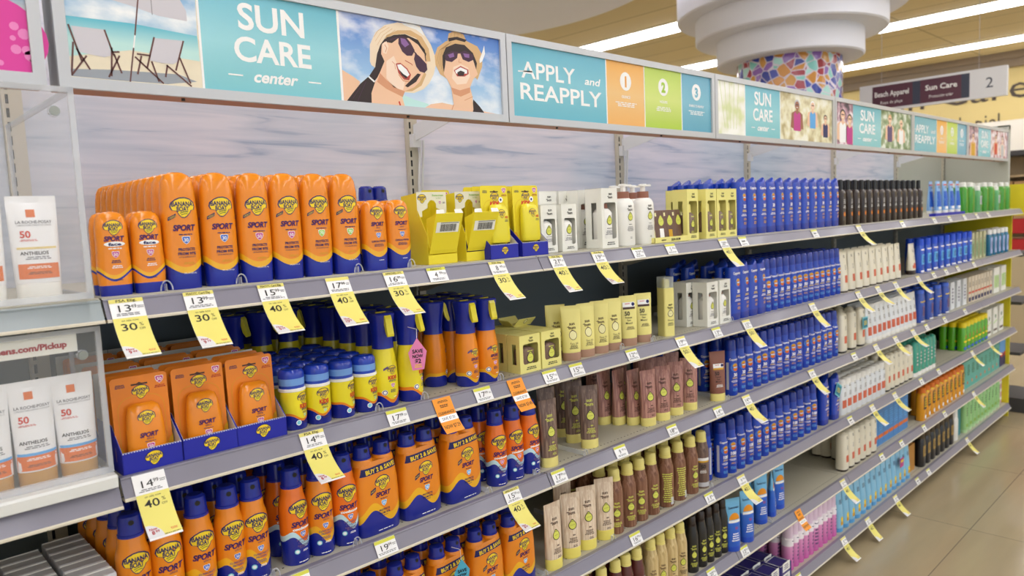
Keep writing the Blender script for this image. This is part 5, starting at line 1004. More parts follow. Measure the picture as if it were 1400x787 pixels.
for i, u in enumerate((839, 857, 873, 889, 909, 926, 943, 958)):
    for k in range(4):
        kd = 1 if i in (4, 5) and k == 0 else 2 if i == 7 else 0; key = ('bsp', kd); o = inst(key, bum_spray, W_DK if kd == 2 else W_BR, PEAR if kd < 2 else WHT, P_CR, .15, False, None, kd)
        x = xat(u, 1.25, .77); o.location = (x, 1.25+k*.053, ZS[4]); o.rotation_euler.z = -.6+random.uniform(-.2, .2)
        tag(o, f"brown wood-print spray can with cream cap, {ORD[i]} from left, " + ('front row' if k == 0 else f'{ORD[k]} row back'), 'spray can', 'brown wood-print spray cans')
row('cs100', cop_spray, ('100',), 4, X(4, 985, 1.235), X(4, 1118, 1.235), 13, 4, .049, 'royal blue 100 spray can', 'spray can', rj=.22, rot=-.5)
o = inst('cs100', None); o.location = (X(4, 970, 1.26), 1.275, ZS[4]); o.rotation_euler.z = .8; tag(o, 'royal blue spray can turned sideways, left of its row, fourth shelf', 'spray can')
row('cop', cop_lotion, (), 4, X(4, 1120, 1.235), X(4, 1149, 1.235), 2, 2, .036, 'large royal blue bottle ending the row', B)
row('wr2', plain_bottle, (.028, .02, .15, P_W2, P_WH, .7, .03, lambda D, h: art_wr(D, h)), 4, X(4, 1151), X(4, 1211), 9, 4, .042, 'white bottle with coral patch and white cap', B)
o = carton(.05, .0015, .05, CYAN, lambda D, h: (D.rect(-.022, .005, .022, .045, ink('petrol', '1f7f98'), 1), D.micro(0, .025, .036, .02, 3, YEL, 2)), 'promo_tag'); o.location = (X(4, 1152, 1.2), YL[4]+.03, ZS[4]+.1); o.rotation_euler = (0, .5, 0); tag(o, 'teal diamond promo tag on the first white bottle, fourth shelf', 'tag')
row('iv4', plain_bottle, (.03, .02, .17, CRM, P_BK, .8, .008, lambda D, h: art_tan(D, h), 2.8, 'ivory_bottle', False), 4, X(4, 1212), X(4, 1249), 6, 3, .042, 'ivory bottle with dark base', B)
P_TL = mat('plastic_sea_green', '3aa08c', .25, coat=.3)
row('tl4', plain_bottle, (.03, .02, .175, P_TL, P_WH, .8, .02, lambda D, h: D.micro(0, h*.5, .02, h*.4, 4, LGREY, 2), 2.8, 'lotion_bottle', False), 4, X(4, 1251), X(4, 1280), 6, 3, .042, 'sea green bottle on white cap', B)
GD = mat('gel_deep_green', '3f9a20', .12, trans=.5, coat=.5, ior=1.35)
row('gd4', plain_bottle, (.038, .026, .15, GD, mat('cap_green', '2f7a28', .3), .5, .025, None), 4, X(4, 1288, 1.42), X(4, 1318, 1.42), 4, 2, .055, 'deep green gel bottle standing far back', B, yf=1.42)
row('gy4', plain_bottle, (.032, .022, .165, mat('plastic_leaf', '5aae22', .2, coat=.4), mat('cap_sun', 'f2d81c', .3), .8, .03, lambda D, h: (D.rect(-.024, h*.3, .024, h*.36, YEL, 2), D.micro(0, h*.5, .03, .02, 2, RED, 3), D.rect(-.024, h*.05, .024, h*.14, MBLUE, 2))), 4, X(4, 1317), X(4, 1351), 7, 3, .045, 'leaf green bottle with yellow cap', B)
row('wp4', carton, (.1, .04, .17, CARD_W, lambda D, h: (D.disc(0, h*.65, .014, DGRN, 2, n=9), D.line([(-.035, h*.4), (.035, h*.5)], .006, GRN, 2), D.rect(-.04, h*.1, .04, h*.18, BRN, 2)), 'carton'), 4, X(4, 1352.5), X(4, 1377), 3, 2, .045, 'white carton with green plant print', 'carton')
# ------------------------------------------------------------------ fifth shelf
for i, u in enumerate((800, 822, 841, 855, 870)):
    for k in range(3): o = inst('red5', bum_spray, mat('can_maroon', '5c2a26', .22, coat=.4), PEAR, P_CR, .15, False, None, 2); o.location = (xat(u, 1.245, .52), 1.245+k*.055, ZS[5]); o.scale = (.93, .93, 1); o.rotation_euler.z = -.3; tag(o, f"maroon spray can with cream cap, {ORD[i]} from left, {('front row', 'second row', 'third row')[k]}", 'spray can', 'maroon spray cans')
for i, u in enumerate((889, 902, 916, 929)):
    for k in range(3): o = inst('gold5', bum_spray, W_GO, BRN, P_CR, .15, False, None, 0); o.location = (xat(u, 1.25, .52), 1.25+k*.055, ZS[5]); o.scale = (.9, .9, 1); o.rotation_euler.z = -.65; tag(o, f"blond wood-print spray can, {ORD[i]} from left, {('front row', 'second row', 'third row')[k]}", 'spray can', 'blond wood-print spray cans')
for i, u in enumerate((945, 957, 967, 977, 986)):
    for k in range(3): o = inst('blk5', bum_spray, mat('can_black', '22201e', .3, coat=.3), PEAR, P_DB, .15, False, None, 0); o.location = (xat(u, 1.248, .51), 1.248+k*.053, ZS[5]); o.scale = (.85, .85, 1); o.rotation_euler.z = -.6+random.uniform(-.2, .2); tag(o, f"black tanning spray with green pear print, {ORD[i]} from left, {('front row', 'second row', 'third row')[k]}", 'spray can', 'black tanning sprays')
SKB = ramp_z('print_sun_tube', [(0, '2a5cc8'), (.55, '2f6ad0'), (.58, '6fb8e8'), (1, '7fc6ee')], .0, .18, rough=.3)
def art_sun(D): D.text('Sunscreen', 0, .148, .008, NAVY, 3, w=.04, bold=.02); D.poly([(-.02, .108)]+[(.02*math.cos(PI-PI*i/12), .108+.022*math.sin(PI*i/12)) for i in range(1, 12)]+[(.02, .108)], ink('sunset', 'f09a1c'), 2); D.text('50', .004, .08, .009, RED, 3); D.rect(-.022, .098, .022, .106, WHT, 3); D.micro(0, .05, .03, .03, 4, WHT, 2)
for i, (u, y, h) in enumerate(((1002, 1.225, 0), (1021, 1.225, 0), (1040, 1.26, 0), (1030, 1.29, 0), (1054, 1.265, 0), (1064, 1.275, 0))):
    o = inst('sun5', tube, .178, .0285, .0185, SKB, mat('cap_cobalt', '2450c4', .3), .018, art_sun, 'sunscreen_tube'); o.location = (xat(u, y, .42), y, ZS[5]); o.rotation_euler.z = (-.4, -.4, -.4, .0, .5, -.3)[i]
    tag(o, ('blue sun-print tube standing first beside the black sprays', 'blue sun-print tube, second at the shelf edge', 'wide blue sun-print tube behind the sale tag', 'blue sun-print tube half hidden in the middle', 'blue sun-print tube turned sideways with barcode showing', 'last blue sun-print tube before the empty deck')[i], 'tube', 'blue sun-print tubes')
for i, (u, y) in enumerate(((1118, 1.42), (1130, 1.38), (1145, 1.33), (1153, 1.29))):
    o = inst('wb5', plain_bottle, .03, .024, .165, CRM, P_DB, .8, .008, lambda D, h: art_tan(D, h), 2.6, 'ivory_bottle', False); o.location = (xat(u, y, .42), y, ZS[5]); tag(o, f"ivory bottle stepping back into the shade, {('farthest back', 'second from the back', 'third from the back', 'nearest the front')[i]}", B, 'ivory bottles on the fifth shelf')
row('wb5', None, (), 5, X(5, 1153, 1.24), X(5, 1199, 1.24), 6, 1, .05, 'ivory bottle with black lettering', B)
def art_bc(D, h): D.rect(-.03, h*.2, .03, h*.3, ORG, 2); D.micro(0, h*.65, .05, h*.5, 8, LBL, 2)
row('bc5', carton, (.066, .045, .17, mat('card_steel_blue', '4a86c4', .45), art_bc, 'carton'), 5, X(5, 1200), X(5, 1247), 7, 2, .05, 'steel blue carton with orange band', 'carton')
def art_am(D, h): D.rect(-.02, h*.35, .02, h*.75, BRN, 2); D.micro(0, h*.55, .03, h*.3, 4, YEL, 3); D.rect(-.022, h*.8, .022, h*.84, YEL, 2); D.disc(0, h*.12, .011, WHT, 3)
row('am5', plain_bottle, (.033, .022, .172, mat('plastic_amber', 'e29a1a', .2, coat=.4), mat('cap_amber2', 'd8701c', .3), .7, .03, art_am), 5, X(5, 1267), X(5, 1319), 9, 2, .045, 'amber bottle with yellow label', B)
o = inst('am5', None); o.location = (X(5, 1259, 1.25), 1.25, ZS[5]); tag(o, 'single amber bottle set apart left of its row', B)
row('tc5', carton, (.1, .045, .165, mat('card_sea_green', '5fb0a4', .45), lambda D, h: (D.micro(0, h*.65, .06, h*.4, 5, DGRN, 2), D.disc(-.02, h*.2, .011, ORG, 3, n=10)), 'carton'), 5, X(5, 1320), X(5, 1371), 9, 1, .05, 'sea green carton', 'carton')
row('bl5', carton, (.085, .045, .18, mat('card_azure', '5a9ce0', .4), lambda D, h: (D.rect(-.045, 0, .045, h*.45, NAVY, 2), D.rect(-.02, h*.35, .04, h*.5, RED, 3)), 'carton'), 5, X(5, 1371.5), X(5, 1380), 2, 1, .05, 'azure and navy carton at the far end', 'carton')
# ------------------------------------------------------------------ bottom shelf
VIO = mat('card_violet', '2c2474', .5)
def art_vio(D, h):
    for i in range(2):
        D.rect(-.028, .012+i*.06, .028, .06+i*.06, CARD_W, 1); D.micro(0, .036+i*.06, .04, .03, 3, VIO, 2)
for i in range(3):
    for k in range(3):
        o = inst('vio', carton, .082, .07, .105, VIO, art_vio, 'carton'); o.scale.z = .72; o.location = (X(6, 1074, 1.25)-.045-.087*i, 1.225+k*.073, ZS[6]); tag(o, f"violet carton with white panels, {ORD[2-i]} from left, {('front', 'middle', 'rear')[k]}", 'carton', 'violet cartons on the bottom shelf')
        b = MB(); b.box(-.036, .004, .1052, .036, .007, .1056, CARD_W); b.box(-.036, .063, .1052, .036, .066, .1056, CARD_W); b.box(-.036, .004, .1052, -.033, .066, .1056, CARD_W); b.box(.033, .004, .1052, .036, .066, .1056, CARD_W)
        b.build('lid_lines', o, 0)
PKM = ramp_z('print_pink_spray', [(0, 'd868b8'), (.56, 'e29ac8'), (.58, 'f6eef4'), (1, 'f6eef4')], 0, .17, rough=.25)
row('pk6', plain_bottle, (.0225, .0225, .205, PKM, mat('cap_lilac', 'ecd4ea', .3, coat=.3), .88, .075, lambda D, h: (D.micro(0, h*.3, .024, h*.35, 5, MAUVE, 2), D.line([(-.012, h*.58), (0, h*.56), (.012, h*.58)], .003, NAVY, 3)), 2, 'hair_removal_spray' if False else 'spray_bottle', True, 20, .05), 6, X(6, 1081), X(6, 1146), 10, 3, .052, 'pink and white spray bottle', 'spray bottle', rj=.3)
for i, (u, y) in enumerate(((1030, 1.46), (1052, 1.44))): o = inst('pk6', None); o.location = (xat(u, y, .2), y+.03, ZS[6]); tag(o, f"pink and white spray bottle behind violet cartons, {('left', 'right')[i]} one", 'spray bottle', 'pink sprays behind the violet cartons')
P_SK = mat('tube_sky_blue', '8ac4e4', .35, coat=.2)
def art_sk(D): D.micro(0, .13, .03, .02, 3, NAVY, 3); D.disc(0, .055, .011, YEL, 2, n=12); D.rect(-.012, .03, .012, .045, DYEL, 2)
row('sk6', tube, (.185, .029, .018, P_SK, mat('cap_sky_deep', '5aa0d8', .3), .018, art_sk, 'lotion_tube'), 6, X(6, 1147), X(6, 1246), 14, 2, .04, 'sky blue tube with yellow dot', 'tube')
o = carton(.045, .002, .045, ink('magenta', 'c0388c'), lambda D, h: D.rect(-.018, .024, .018, .036, YEL, 2), 'promo_sticker'); o.location = (X(6, 1234, 1.24), YL[6]+.029, ZS[6]+.1); tag(o, 'magenta promo sticker on a sky blue tube, bottom shelf', 'sticker')
row('bx6', carton, (.1, .06, .14, mat('card_kraft', 'b8823c', .5), None, 'carton'), 6, X(6, 1247), X(6, 1259), 1, 1, .06, 'plain kraft brown carton beside sky blue tubes', 'carton')
row('dk6', plain_bottle, (.032, .024, .19, P_BK, mat('cap_gold_dark', '4a3c26', .3), .7, .04, lambda D, h: (D.rect(-.02, h*.3, .02, h*.6, ink('gold', 'a88a4c'), 2), D.micro(0, h*.45, .03, .03, 3, BLK, 3))), 6, X(6, 1260), X(6, 1305), 7, 2, .05, 'black and gold bottle', B)
row('wn6', plain_bottle, (.03, .022, .18, P_WH, P_WH, .7, .04, None), 6, X(6, 1305.5), X(6, 1312), 1, 1, .05, 'plain white bottle between black and teal ones', B)
row('te6', carton, (.075, .05, .19, mat('card_petrol', '2a8a98', .4), None, 'carton'), 6, X(6, 1312.5), X(6, 1319), 1, 1, .05, 'petrol teal carton', 'carton')
row('gn6', plain_bottle, (.035, .022, .18, mat('plastic_mint', '9ccf8c', .35), mat('cap_mint', 'b8dca8', .35), .8, .02, lambda D, h: (D.micro(0, h*.7, .03, h*.3, 4, DGRN, 2), D.rect(-.02, h*.2, .02, h*.3, ink('leaf', '8ab84a'), 2)), 2.8, 'lotion_bottle', False), 6, X(6, 1319.5), X(6, 1368), 10, 2, .05, 'mint green bottle', B)
row('pw6', carton, (.085, .05, .2, mat('card_orchid', 'd8a8cc', .4), lambda D, h: [D.rect(-.045, h*(.1+.28*i), .045, h*(.2+.28*i), WHT, 2) for i in range(3)], 'carton'), 6, X(6, 1369), X(6, 1379), 2, 1, .05, 'orchid pink striped carton at the far end', 'carton')
# ------------------------------------------------------------------ left bay with the clear cases
ACR = mat('acrylic', 'f4f7fa', .05, alpha=.07, coat=.5); ACE = mat('acrylic_edge', 'e8ecf2', .1, alpha=.38); SCREW = mat('screw_steel', '9a9a90', .3, metal=.9)
def clear_case(x0, y0, z0, x1, y1, z1, label, screws):
    r = thing('clear_case', (0, 0, 0), 0, label, 'case'); t = .004; b = MB()
    b.box(x0, y0, z0, x1, y0+t, z1, ACR); b.box(x1-t, y0+t, z0, x1, y1, z1, ACR); b.box(x0, y0+t, z1-t, x1-t, y1, z1, ACR); b.build('panels', r, 0)
    e = MB(); w = .006
    for a in ((x1-w, y0-.001, z0, x1+.001, y0+w, z1+.001), (x0, y0-.001, z1-w, x1, y0+w, z1+.001), (x0, y0-.001, z0, x1, y0+w, z0+.009), (x1-w, y1-w, z0, x1, y1, z1), (x1-w, y0, z1-w, x1+.001, y1, z1+.001), (x1-w, y0, z0, x1+.001, y1, z0+.006)): e.box(*a, ACE)
    e.build('edges', r, 0)
    for sx, sz in screws:
        s = MB(); a = circ(sx, sz, .0062, n=16); s.plate(a, y0-.004, y0-.0005, SCREW); s.plate(circ(sx, sz, .0075, n=16), y0-.001, y0+.006, ACE); s.build('screw', r)
    return r
clear_case(-.5, 1.165, 1.412, .2865, 1.6, 1.705, 'large clear acrylic security case on the top shelf at the left edge', [(.262, 1.672)])
for i, x in enumerate((.167, .234, .1)):
    o = inst('lrp', lrp_tube, .031, False); o.location = (x, 1.222, ZS[1]+.001); tag(o, ('white 50 sunscreen tube in upper case, partly out of frame', 'white 50 sunscreen tube fully visible in the upper clear case', 'white tube at the far left inside the upper case')[i], 'tube', 'white tubes in the clear cases')
TRY = mat('tray_white', 'e2e4e2', .35, coat=.2)
r = thing('counter_tray', (0, 0, 0), 0, 'white plastic tray lying along the lower left shelf edge', 'tray'); b = MB()
b.prism([(1.176, 1.1285), (1.17, 1.131), (1.169, 1.146), (1.173, 1.149), (1.6, 1.149), (1.6, 1.1285)], -.55, .297, TRY); b.build('tray_body', r, 0)
clear_case(-.5, 1.19, 1.1495, .297, 1.36, 1.368, 'lower clear acrylic case holding three white tubes with amber caps', [(.272, 1.33)])
b = MB(); b.box(-.4, 1.1965, 1.336, .268, 1.198, 1.363, CARD_W); r = b.build('notice_strip', None, 0); tag(r, 'white notice strip reading Try Walgreens.com/Pickup inside the lower case', 'sign')
D = Art(flat(1.1965), su=None); D.text('Walgreens.com/Pickup', .196, 1.3485, .0085, DRED, 3, w=.118, bold=.045); D.text('ed. Try', .113, 1.3485, .0085, DRED, 3, w=.036); D.build('printing', r)
for i, x in enumerate((.155, .209, .262)):
    o = inst('lrpg', lrp_tube, .0275, True); o.location = (x, 1.226, 1.1495); tag(o, ('left', 'middle', 'right')[i]+' white gel tube with amber cap in the lower clear case', 'tube', 'white tubes in the clear cases')
BXW = mat('card_pale_silver', 'c9c8cc', .4, coat=.15)
def slim_box():
    r = thing('slim_carton'); b = MB(); b.loft([(0, .029, .0145, 12), (.1, .029, .0145, 12), (.103, .028, .0125, 12)], BXW, 24); b.build('box_body', r); c = MB(); c.box(-.028, .009, .1025, .028, .0105, .1042, CARD_W); c.build('tuck_flap', r, 0); return r
for c_i, x in enumerate((.262, .197, .132)):
    for k in range(7 if c_i != 1 else 6):
        o = inst('slim', slim_box); o.location = (x, 1.215+k*.0305+.012*c_i, ZS[3]); tag(o, f"pale silver slim carton at lower left, {('right', 'middle', 'left')[c_i]} column, {ORD[k]} from front", 'carton', 'pale silver slim cartons')
def hang_tag(col, t1, t2, loc, rz, label):
    r = thing('hang_tag', loc, rz, label, 'hang tag'); b = MB(); P = [(0, .034), (.019, .006), (.012, -.03), (-.012, -.03), (-.019, .006)]
    b.plate([(x, z) for x, z in P], 0, .0006, col); b.build('card', r, 0); c = MB(); c.tube([(0, .001, .031), (.004, .012, .05), (-.01, .026, .054)], .0006, P_WH, 5); c.build('string', r)
    D = Art(flat(0), su=None); D.text(t1, 0, .008, .0075, BLK, 3, w=.022, bold=.03); D.text(t2, 0, -.002, .007, BLK, 3, w=.022, bold=.03); D.text('$2', 0, -.012, .009, BLK, 3, bold=.03); D.micro(0, -.022, .018, .008, 2, YEL, 2); D.build('print', r)
hang_tag(mat('tag_card_pink', 'e884b8', .45), 'SAVE', 'NOW', (xat(571, 1.178, 1.236), 1.178, 1.236), -.35, 'pink SAVE NOW hang tag on a string at the yellow kids trigger spray')
hang_tag(mat('tag_card_blue', '4aa8c8', .45), 'SAVE', 'NOW', (xat(632, 1.2, .735), 1.2, .735), -.2, 'blue SAVE NOW hang tag on a twin pack, fourth shelf')
LOOPM = mat('divider_clear', 'dfe4ea', .1, alpha=.4, coat=.5)
for L, us in ((1, (228, 330, 490, 562)), (2, (518, 580, 684, 850, 893, 1000)), (3, (376, 488, 668, 733, 800, 995)), (4, (745, 838, 972)), (5, (935, 1055))):
    for i, u in enumerate(us):
        x = X(L, u, YL[L]+.03); b = MB(); y = YL[L]+.028; z = ZS[L]; n = 10
        b.tube([(x+.009*math.cos(PI*k/n), y, z+.001+.016*math.sin(PI*k/n)) for k in range(n+1)], .0011, LOOPM, 6); b.box(x-.0006, y, z, x+.0006, y+.3, z+.012, LOOPM)
        tag(b.build('shelf_divider'), f"clear plastic divider loop at the edge of the {SHELF[L]}, {ORD[i]} from left", 'shelf divider', 'clear shelf dividers')
# promo stickers belong to the product they are stuck on
def attach(root, frag):
    p = next(o for o in C.objects if o.parent is None and str(o.get('label', '')).startswith(frag) and (('twelfth' if 'sky' in frag else 'first')+' from left in front row') in o['label'])
    for ch in list(root.children):
        ch.parent = p; ch.location = (root.location.x-p.location.x, root.location.y-p.location.y, root.location.z-p.location.z); ch.rotation_euler = root.rotation_euler
        ch.name = 'promo_sticker' if ch.name.startswith('box') else 'sticker_print'
    bpy.data.objects.remove(root)
for rt in [o for o in C.objects if o.parent is None and (o.name.startswith('promo_sticker') or o.name.startswith('promo_tag'))]:
    lb = rt['label']; attach(rt, 'white tube with coral' if 'white tube' in lb else 'white bottle with coral' if 'white bottle' in lb else 'sky blue tube')
# end of the run
b = MB(); b.box(bx(6)+.004, 1.262, 1.41, bx(6)+.012, 1.635, 1.95, BKG); tag(b.build('side_panel', None, 0), 'plain almond side panel closing the top shelf at the far end', 'panel')
YPN = mat('panel_yellow', 'e2d42c', .45)
b = MB(); b.box(bx(6)+.004, 1.235, .0, bx(6)+.016, 1.636, 1.375, YPN); tag(b.build('yellow_board', None, 0), 'bright yellow end panel closing the shelf run', 'panel')
b = MB(); b.box(bx(6)+.02, YB-.06, 0, bx(6)+.06, YB+.03, 2.0, mat('post_grey', 'b9beb9', .45)); b.box(bx(6)+.02, 1.262, 1.4, bx(6)+.05, 1.33, 1.96, mat('post_grey')); b.box(bx(6)+.02, 1.262, 1.93, bx(6)+.05, YB, 1.96, mat('post_grey')); tag(b.build('end_post', None, 0), 'pale grey post and frame finishing the far end of the signs', 'post')
r = thing('end_display', (bx(6)+.14, 1.1, 0), 0, 'yellow end-of-aisle display just past the shelf run', 'display'); b = MB(); b.box(0, .02, 0, .4, .6, .1, DARKM); b.box(0, .3, .1, .02, .6, 1.5, YPN); b.build('cabinet', r, 0)
b = MB(); b.box(-.002, .02, 1.36, .4, .6, 1.57, YPN); b.build('header_board', r, 0)
for z in (.4, .75, 1.08): b = MB(); b.box(0, .1, z, .4, .6, z+.02, DARKM); b.build('shelf_board', r, 0)
# ------------------------------------------------------------------ room
def floor_mat():
    m = mat('floor_tile', 'b2a896', .16); nt = m.node_tree; bs = nt.nodes['Principled BSDF']
    t = nt.nodes.new('ShaderNodeTexCoord'); br = nt.nodes.new('ShaderNodeTexBrick'); br.offset = 0; br.inputs['Scale'].default_value = 1; br.inputs['Brick Width'].default_value = .92; br.inputs['Row Height'].default_value = .92
    br.inputs['Mortar Size'].default_value = .002; br.inputs['Color1'].default_value = srgb('ab9c7e'); br.inputs['Color2'].default_value = srgb('b1a284'); br.inputs['Mortar'].default_value = srgb('7c7263')
    n = nt.nodes.new('ShaderNodeTexNoise'); n.inputs['Scale'].default_value = 3; n.inputs['Detail'].default_value = 6
    mp = nt.nodes.new('ShaderNodeMapping'); mp.inputs['Scale'].default_value = (.4, 3, 1)
    mx = nt.nodes.new('ShaderNodeMix'); mx.data_type = 'RGBA'; mx.blend_type = 'MULTIPLY'; mx.inputs[0].default_value = .5
    r = nt.nodes.new('ShaderNodeValToRGB'); r.color_ramp.elements[0].position = .3; r.color_ramp.elements[0].color = (.7, .7, .7, 1); r.color_ramp.elements[1].position = .7; r.color_ramp.elements[1].color = (1, 1, 1, 1)
    for a, b in ((t.outputs['Object'], br.inputs['Vector']), (t.outputs['Object'], mp.inputs[0]), (mp.outputs[0], n.inputs['Vector']), (n.outputs['Fac'], r.inputs[0]), (br.outputs['Color'], mx.inputs[6]), (r.outputs[0], mx.inputs[7]), (mx.outputs[2], bs.inputs['Base Color'])): nt.links.new(a, b)
    return m
def struct(name, b, sm=0): o = b.build(name, None, sm); o['kind'] = 'structure'; return o
b = MB(); b.box(-5, -7, -.05, 13.3, 9, 0, floor_mat()); struct('floor', b)
CEIL = mat('ceiling_tan', 'b0a283', .8)
def ceil_mat():
    m = mat('ceiling_planks', 'b3a588', .8); nt = m.node_tree; t = nt.nodes.new('ShaderNodeTexCoord'); br = nt.nodes.new('ShaderNodeTexBrick'); br.offset = 0; br.inputs['Scale'].default_value = 1; br.inputs['Brick Width'].default_value = .61; br.inputs['Row Height'].default_value = 3.2
    br.inputs['Mortar Size'].default_value = .012; br.inputs['Color1'].default_value = srgb('dccb9f'); br.inputs['Color2'].default_value = srgb('d6c598'); br.inputs['Mortar'].default_value = srgb('b0a078')
    nt.links.new(t.outputs['Object'], br.inputs['Vector']); nt.links.new(br.outputs['Color'], nt.nodes['Principled BSDF'].inputs['Base Color']); return m
b = MB(); b.box(-5, -7, 3.6, 13.3, 9, 3.7, ceil_mat()); struct('ceiling', b)
WALLY = mat('wall_yellow', 'd8c487', .7, noise=.03, nscale=1)
b = MB(); b.box(13.15, -7, 0, 13.3, 9, 3.6, WALLY); struct('wall_right', b)
b = MB(); b.box(-5.1, -7, 0, -5, 9, 3.6, mat('wall_cream', 'd8d2c4', .7)); struct('wall_left', b)
b = MB(); b.box(-5, 9, 0, 13.3, 9.1, 3.6, mat('wall_cream')); struct('wall_back', b)
b = MB(); b.box(13.05, -7, 3.38, 13.15, 9, 3.6, mat('trim_taupe', '8a7a66', .6)); b.box(13.0, -7, 3.5, 13.05, 9, 3.6, mat('trim_taupe')); struct('trim_1', b)
# raised lettering on the yellow wall (reads toward the aisle: along -y)
def wall_text(s, y_right, z, h, w, name, label):
    vs, fs, W = txt_mesh(s, .0); b = MB(); k = w/W
    P = [(13.15-.012, y_right+w-x*k, z+y*h) for x, y in vs]
    b.add(P, fs, mat('letter_brown', '4a4038', .5)); o = b.build(name, None, 0); tag(o, label, 'wall lettering'); return o
wall_text('Skin Care', 2.62, 2.93, .35, 2.35, 'wall_lettering', 'large brown wall letters reading Skin Care, above the aisle sign')
wall_text('Cuidado de la piel', 2.985, 2.5, .25, 1.75, 'wall_lettering', 'smaller brown wall letters reading Cuidado de la piel, under the large ones')
r = thing('wall_case', (12.5, -1, 0), 0, 'lit white-topped display case along the far yellow wall', 'display case'); b = MB(); b.box(0, 0, 0, .6, 4.4, .2, DARKM); b.box(.45, 0, .2, .6, 4.4, 2.1, mat('case_beige', 'b09a78', .6)); b.build('cabinet', r, 0)
b = MB(); b.box(-.1, 0, 2.12, .6, 4.4, 2.55, mat('canopy_white', 'f4f0e6', .4)); b.build('canopy', r, 0); b = MB(); b.box(-.11, 0, 2.05, .6, 4.4, 2.12, DARKM); b.build('canopy_rail', r, 0)
for z in (.6, 1.0, 1.4, 1.75): b = MB(); b.box(0, 0, z, .45, 4.4, z+.03, mat('case_beige')); b.build('shelf_board', r, 0)
for k, z in enumerate((.23, .63, 1.03, 1.43)):
    for i in range(10):
        o = inst('far', carton, .16, .12, .26, mat('card_tan_far', 'b08a5c', .5), None, 'carton'); o.location = (12.56, 1.5+i*.18, z); o.rotation_euler.z = -PI/2; tag(o, f"tan carton in the far wall case, {ORD[i]} from right on its {ORD[k]} level up", 'carton', 'tan cartons in the far wall case')
r = thing('floor_display', (8.6, 1.62, 0), 0, 'small sand-coloured floor display with red boxes past the aisle end', 'display'); b = MB(); b.box(0, 0, 0, .4, .5, .9, mat('stand_sand', 'b8a888', .5)); b.build('stand', r, 0)
for z in (.92, 1.12, 1.32): b = MB(); b.box(.02, .02, z, .38, .48, z+.14, mat('card_red', 'b02424', .5)); b.build('red_box', r, 0)
# light strips in the ceiling
TUBEL = mat('light_strip', 'fafaff', .5, emis=9.6); HOUS = mat('light_housing', 'd8d0bc', .5)
for i, x in enumerate((12.0, 9.72, 7.44, 5.16, 2.9, .6, -1.7, -4.0)):
    r = thing('ceiling_light', (x, 0, 3.6), 0, ('long ceiling light strip nearest the yellow wall', 'long ceiling light strip running behind the column', 'long ceiling light strip left of the column')[i] if i < 3 else f'long ceiling light strip over the aisle, {ORD[i-3]} one out of view', 'ceiling light', 'ceiling light strips')
    b = MB(); b.box(-.2, -6.5, -.012, .2, 8.6, 0, HOUS); b.build('housing', r, 0)
    b = MB()
    for k in range(12): b.box(-.16, -6.45+k*1.25, -.03, .16, -6.45+k*1.25+1.235, -.012, TUBEL)
    b.build('lamps', r, 0)
# column with stacked rings and mosaic
def mosaic():
    m = mat('mosaic', 'ffffff', .25, coat=.4); nt = m.node_tree; t = nt.nodes.new('ShaderNodeTexCoord')
    v = nt.nodes.new('ShaderNodeTexVoronoi'); v.inputs['Scale'].default_value = 15; e = nt.nodes.new('ShaderNodeTexVoronoi'); e.feature = 'DISTANCE_TO_EDGE'; e.inputs['Scale'].default_value = 15
    nt.links.new(t.outputs['Object'], v.inputs['Vector']); nt.links.new(t.outputs['Object'], e.inputs['Vector'])
    s = nt.nodes.new('ShaderNodeSeparateColor'); nt.links.new(v.outputs['Color'], s.inputs[0]); r = nt.nodes.new('ShaderNodeValToRGB'); r.color_ramp.interpolation = 'CONSTANT'
    cols = ['9a2a34', 'c8862c', '3a48b0', '7fc4bc', '8a60b0', 'a8d8d0', 'c89040', '2c3c9c', 'a03040']; el = r.color_ramp.elements; el[0].color = srgb(cols[0]); el.remove(el[1])
    for i, c in enumerate(cols[1:]): k = el.new((i+1)/9); k.color = srgb(c)
    nt.links.new(s.outputs[0], r.inputs[0]); g = nt.nodes.new('ShaderNodeMath'); g.operation = 'GREATER_THAN'; g.inputs[1].default_value = .045; nt.links.new(e.outputs['Distance'], g.inputs[0])
    mx = nt.nodes.new('ShaderNodeMix'); mx.data_type = 'RGBA'; mx.inputs[6].default_value = srgb('d8ccd8'); nt.links.new(g.outputs[0], mx.inputs[0]); nt.links.new(r.outputs[0], mx.inputs[7]); nt.links.new(mx.outputs[2], nt.nodes['Principled BSDF'].inputs['Base Color']); return m
WHC = mat('plaster_white', 'e6e6ee', .7); cx, cy = 5.93, 2.83
r = thing('column', (cx, cy, 0), 0, 'round mosaic column topped by stepped white plaster rings', 'column')
b = MB(); b.loft([(0, .405, .405, 2), (2.68, .405, .405, 2)], mosaic(), 64, bot=False); b.build('mosaic_shaft', r)
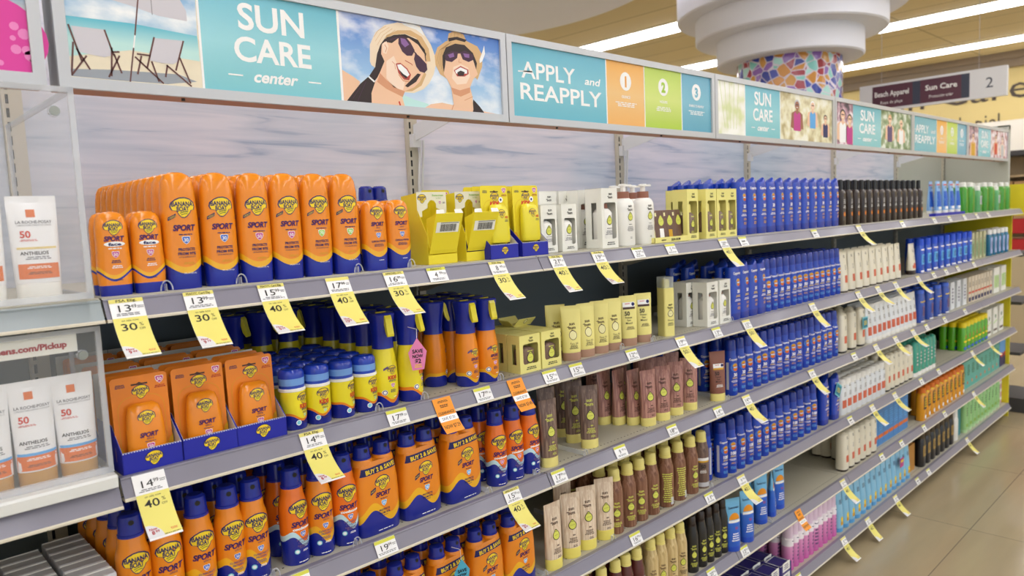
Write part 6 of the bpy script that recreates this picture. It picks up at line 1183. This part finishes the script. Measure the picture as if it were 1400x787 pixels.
for i, (z, q) in enumerate(((2.655, .565), (2.85, .735), (3.03, .88))): b = MB(); b.loft([(z, q-.012, q-.012, 2), (z+.01, q, q, 2), ((2.86, 3.04, 3.6)[i], q, q, 2)], WHC, 80); b.build('plaster_ring', r)
b = MB(); b.loft([(3.3, 2.08, 2.08, 2, 3.35, 4.6), (3.315, 2.1, 2.1, 2, 3.35, 4.6), (3.6, 2.1, 2.1, 2, 3.35, 4.6)], mat('plaster_grey', 'f2f4ff', .7), 96); o = struct('soffit', b, 35); o.name = 'trim_2'
# aisle sign
r = thing('aisle_sign', (7.0, 1.54, 2.29), 0, 'hanging white aisle sign reading Beach Apparel, Sun Care, number 2', 'sign'); W = 1.13; h = .235
b = MB(); b.box(-.02, 0, 0, .02, W, h, mat('sign_white', 'dedfe4', .4)); b.build('board', r, 0)
MAR = ink('maroon', '5a3444'); SLT = ink('slate', '3c4254')
D = Art(lambda u, v, off: (-.02-off, W-u, v), su=None)
for a, t1, t2 in ((.11, 'Beach Apparel', 'Ropa de playa'), (.5, 'Sun Care', 'Protección solar')):
    D.rect(a, .02, a+.36, h-.02, MAR, 1); D.rect(a+.31, .02, a+.37, h-.02, SLT, 2) if a > .3 else D.rect(a+.33, .02, a+.39, h-.02, SLT, 2)
    D.text(t1, a+.16, .145, .045, WHT, 3, w=.28 if a < .3 else .24, bold=.02); D.text(t2, a+.16, .07, .026, WHT, 3, w=.18)
D.text('2', 1.01, .12, .085, SLT, 3); D.build('lettering', r)
b = MB(); [b.tube([(0, y, h), (0, y, 1.29)], .0018, STEEL) for y in (.2, .95)]; b.build('hanger', r)
# ------------------------------------------------------------------ light
w = bpy.data.worlds.new('world'); bpy.context.scene.world = w; w.use_nodes = True
w.node_tree.nodes['Background'].inputs[0].default_value = (.8, .9, 1, 1); w.node_tree.nodes['Background'].inputs[1].default_value = 1.3
sc = bpy.context.scene; sc.view_settings.view_transform = 'Standard'; sc.view_settings.look = 'None'; sc.view_settings.gamma = 1; sc.view_settings.use_curve_mapping = False; sc.view_settings.exposure = -.17
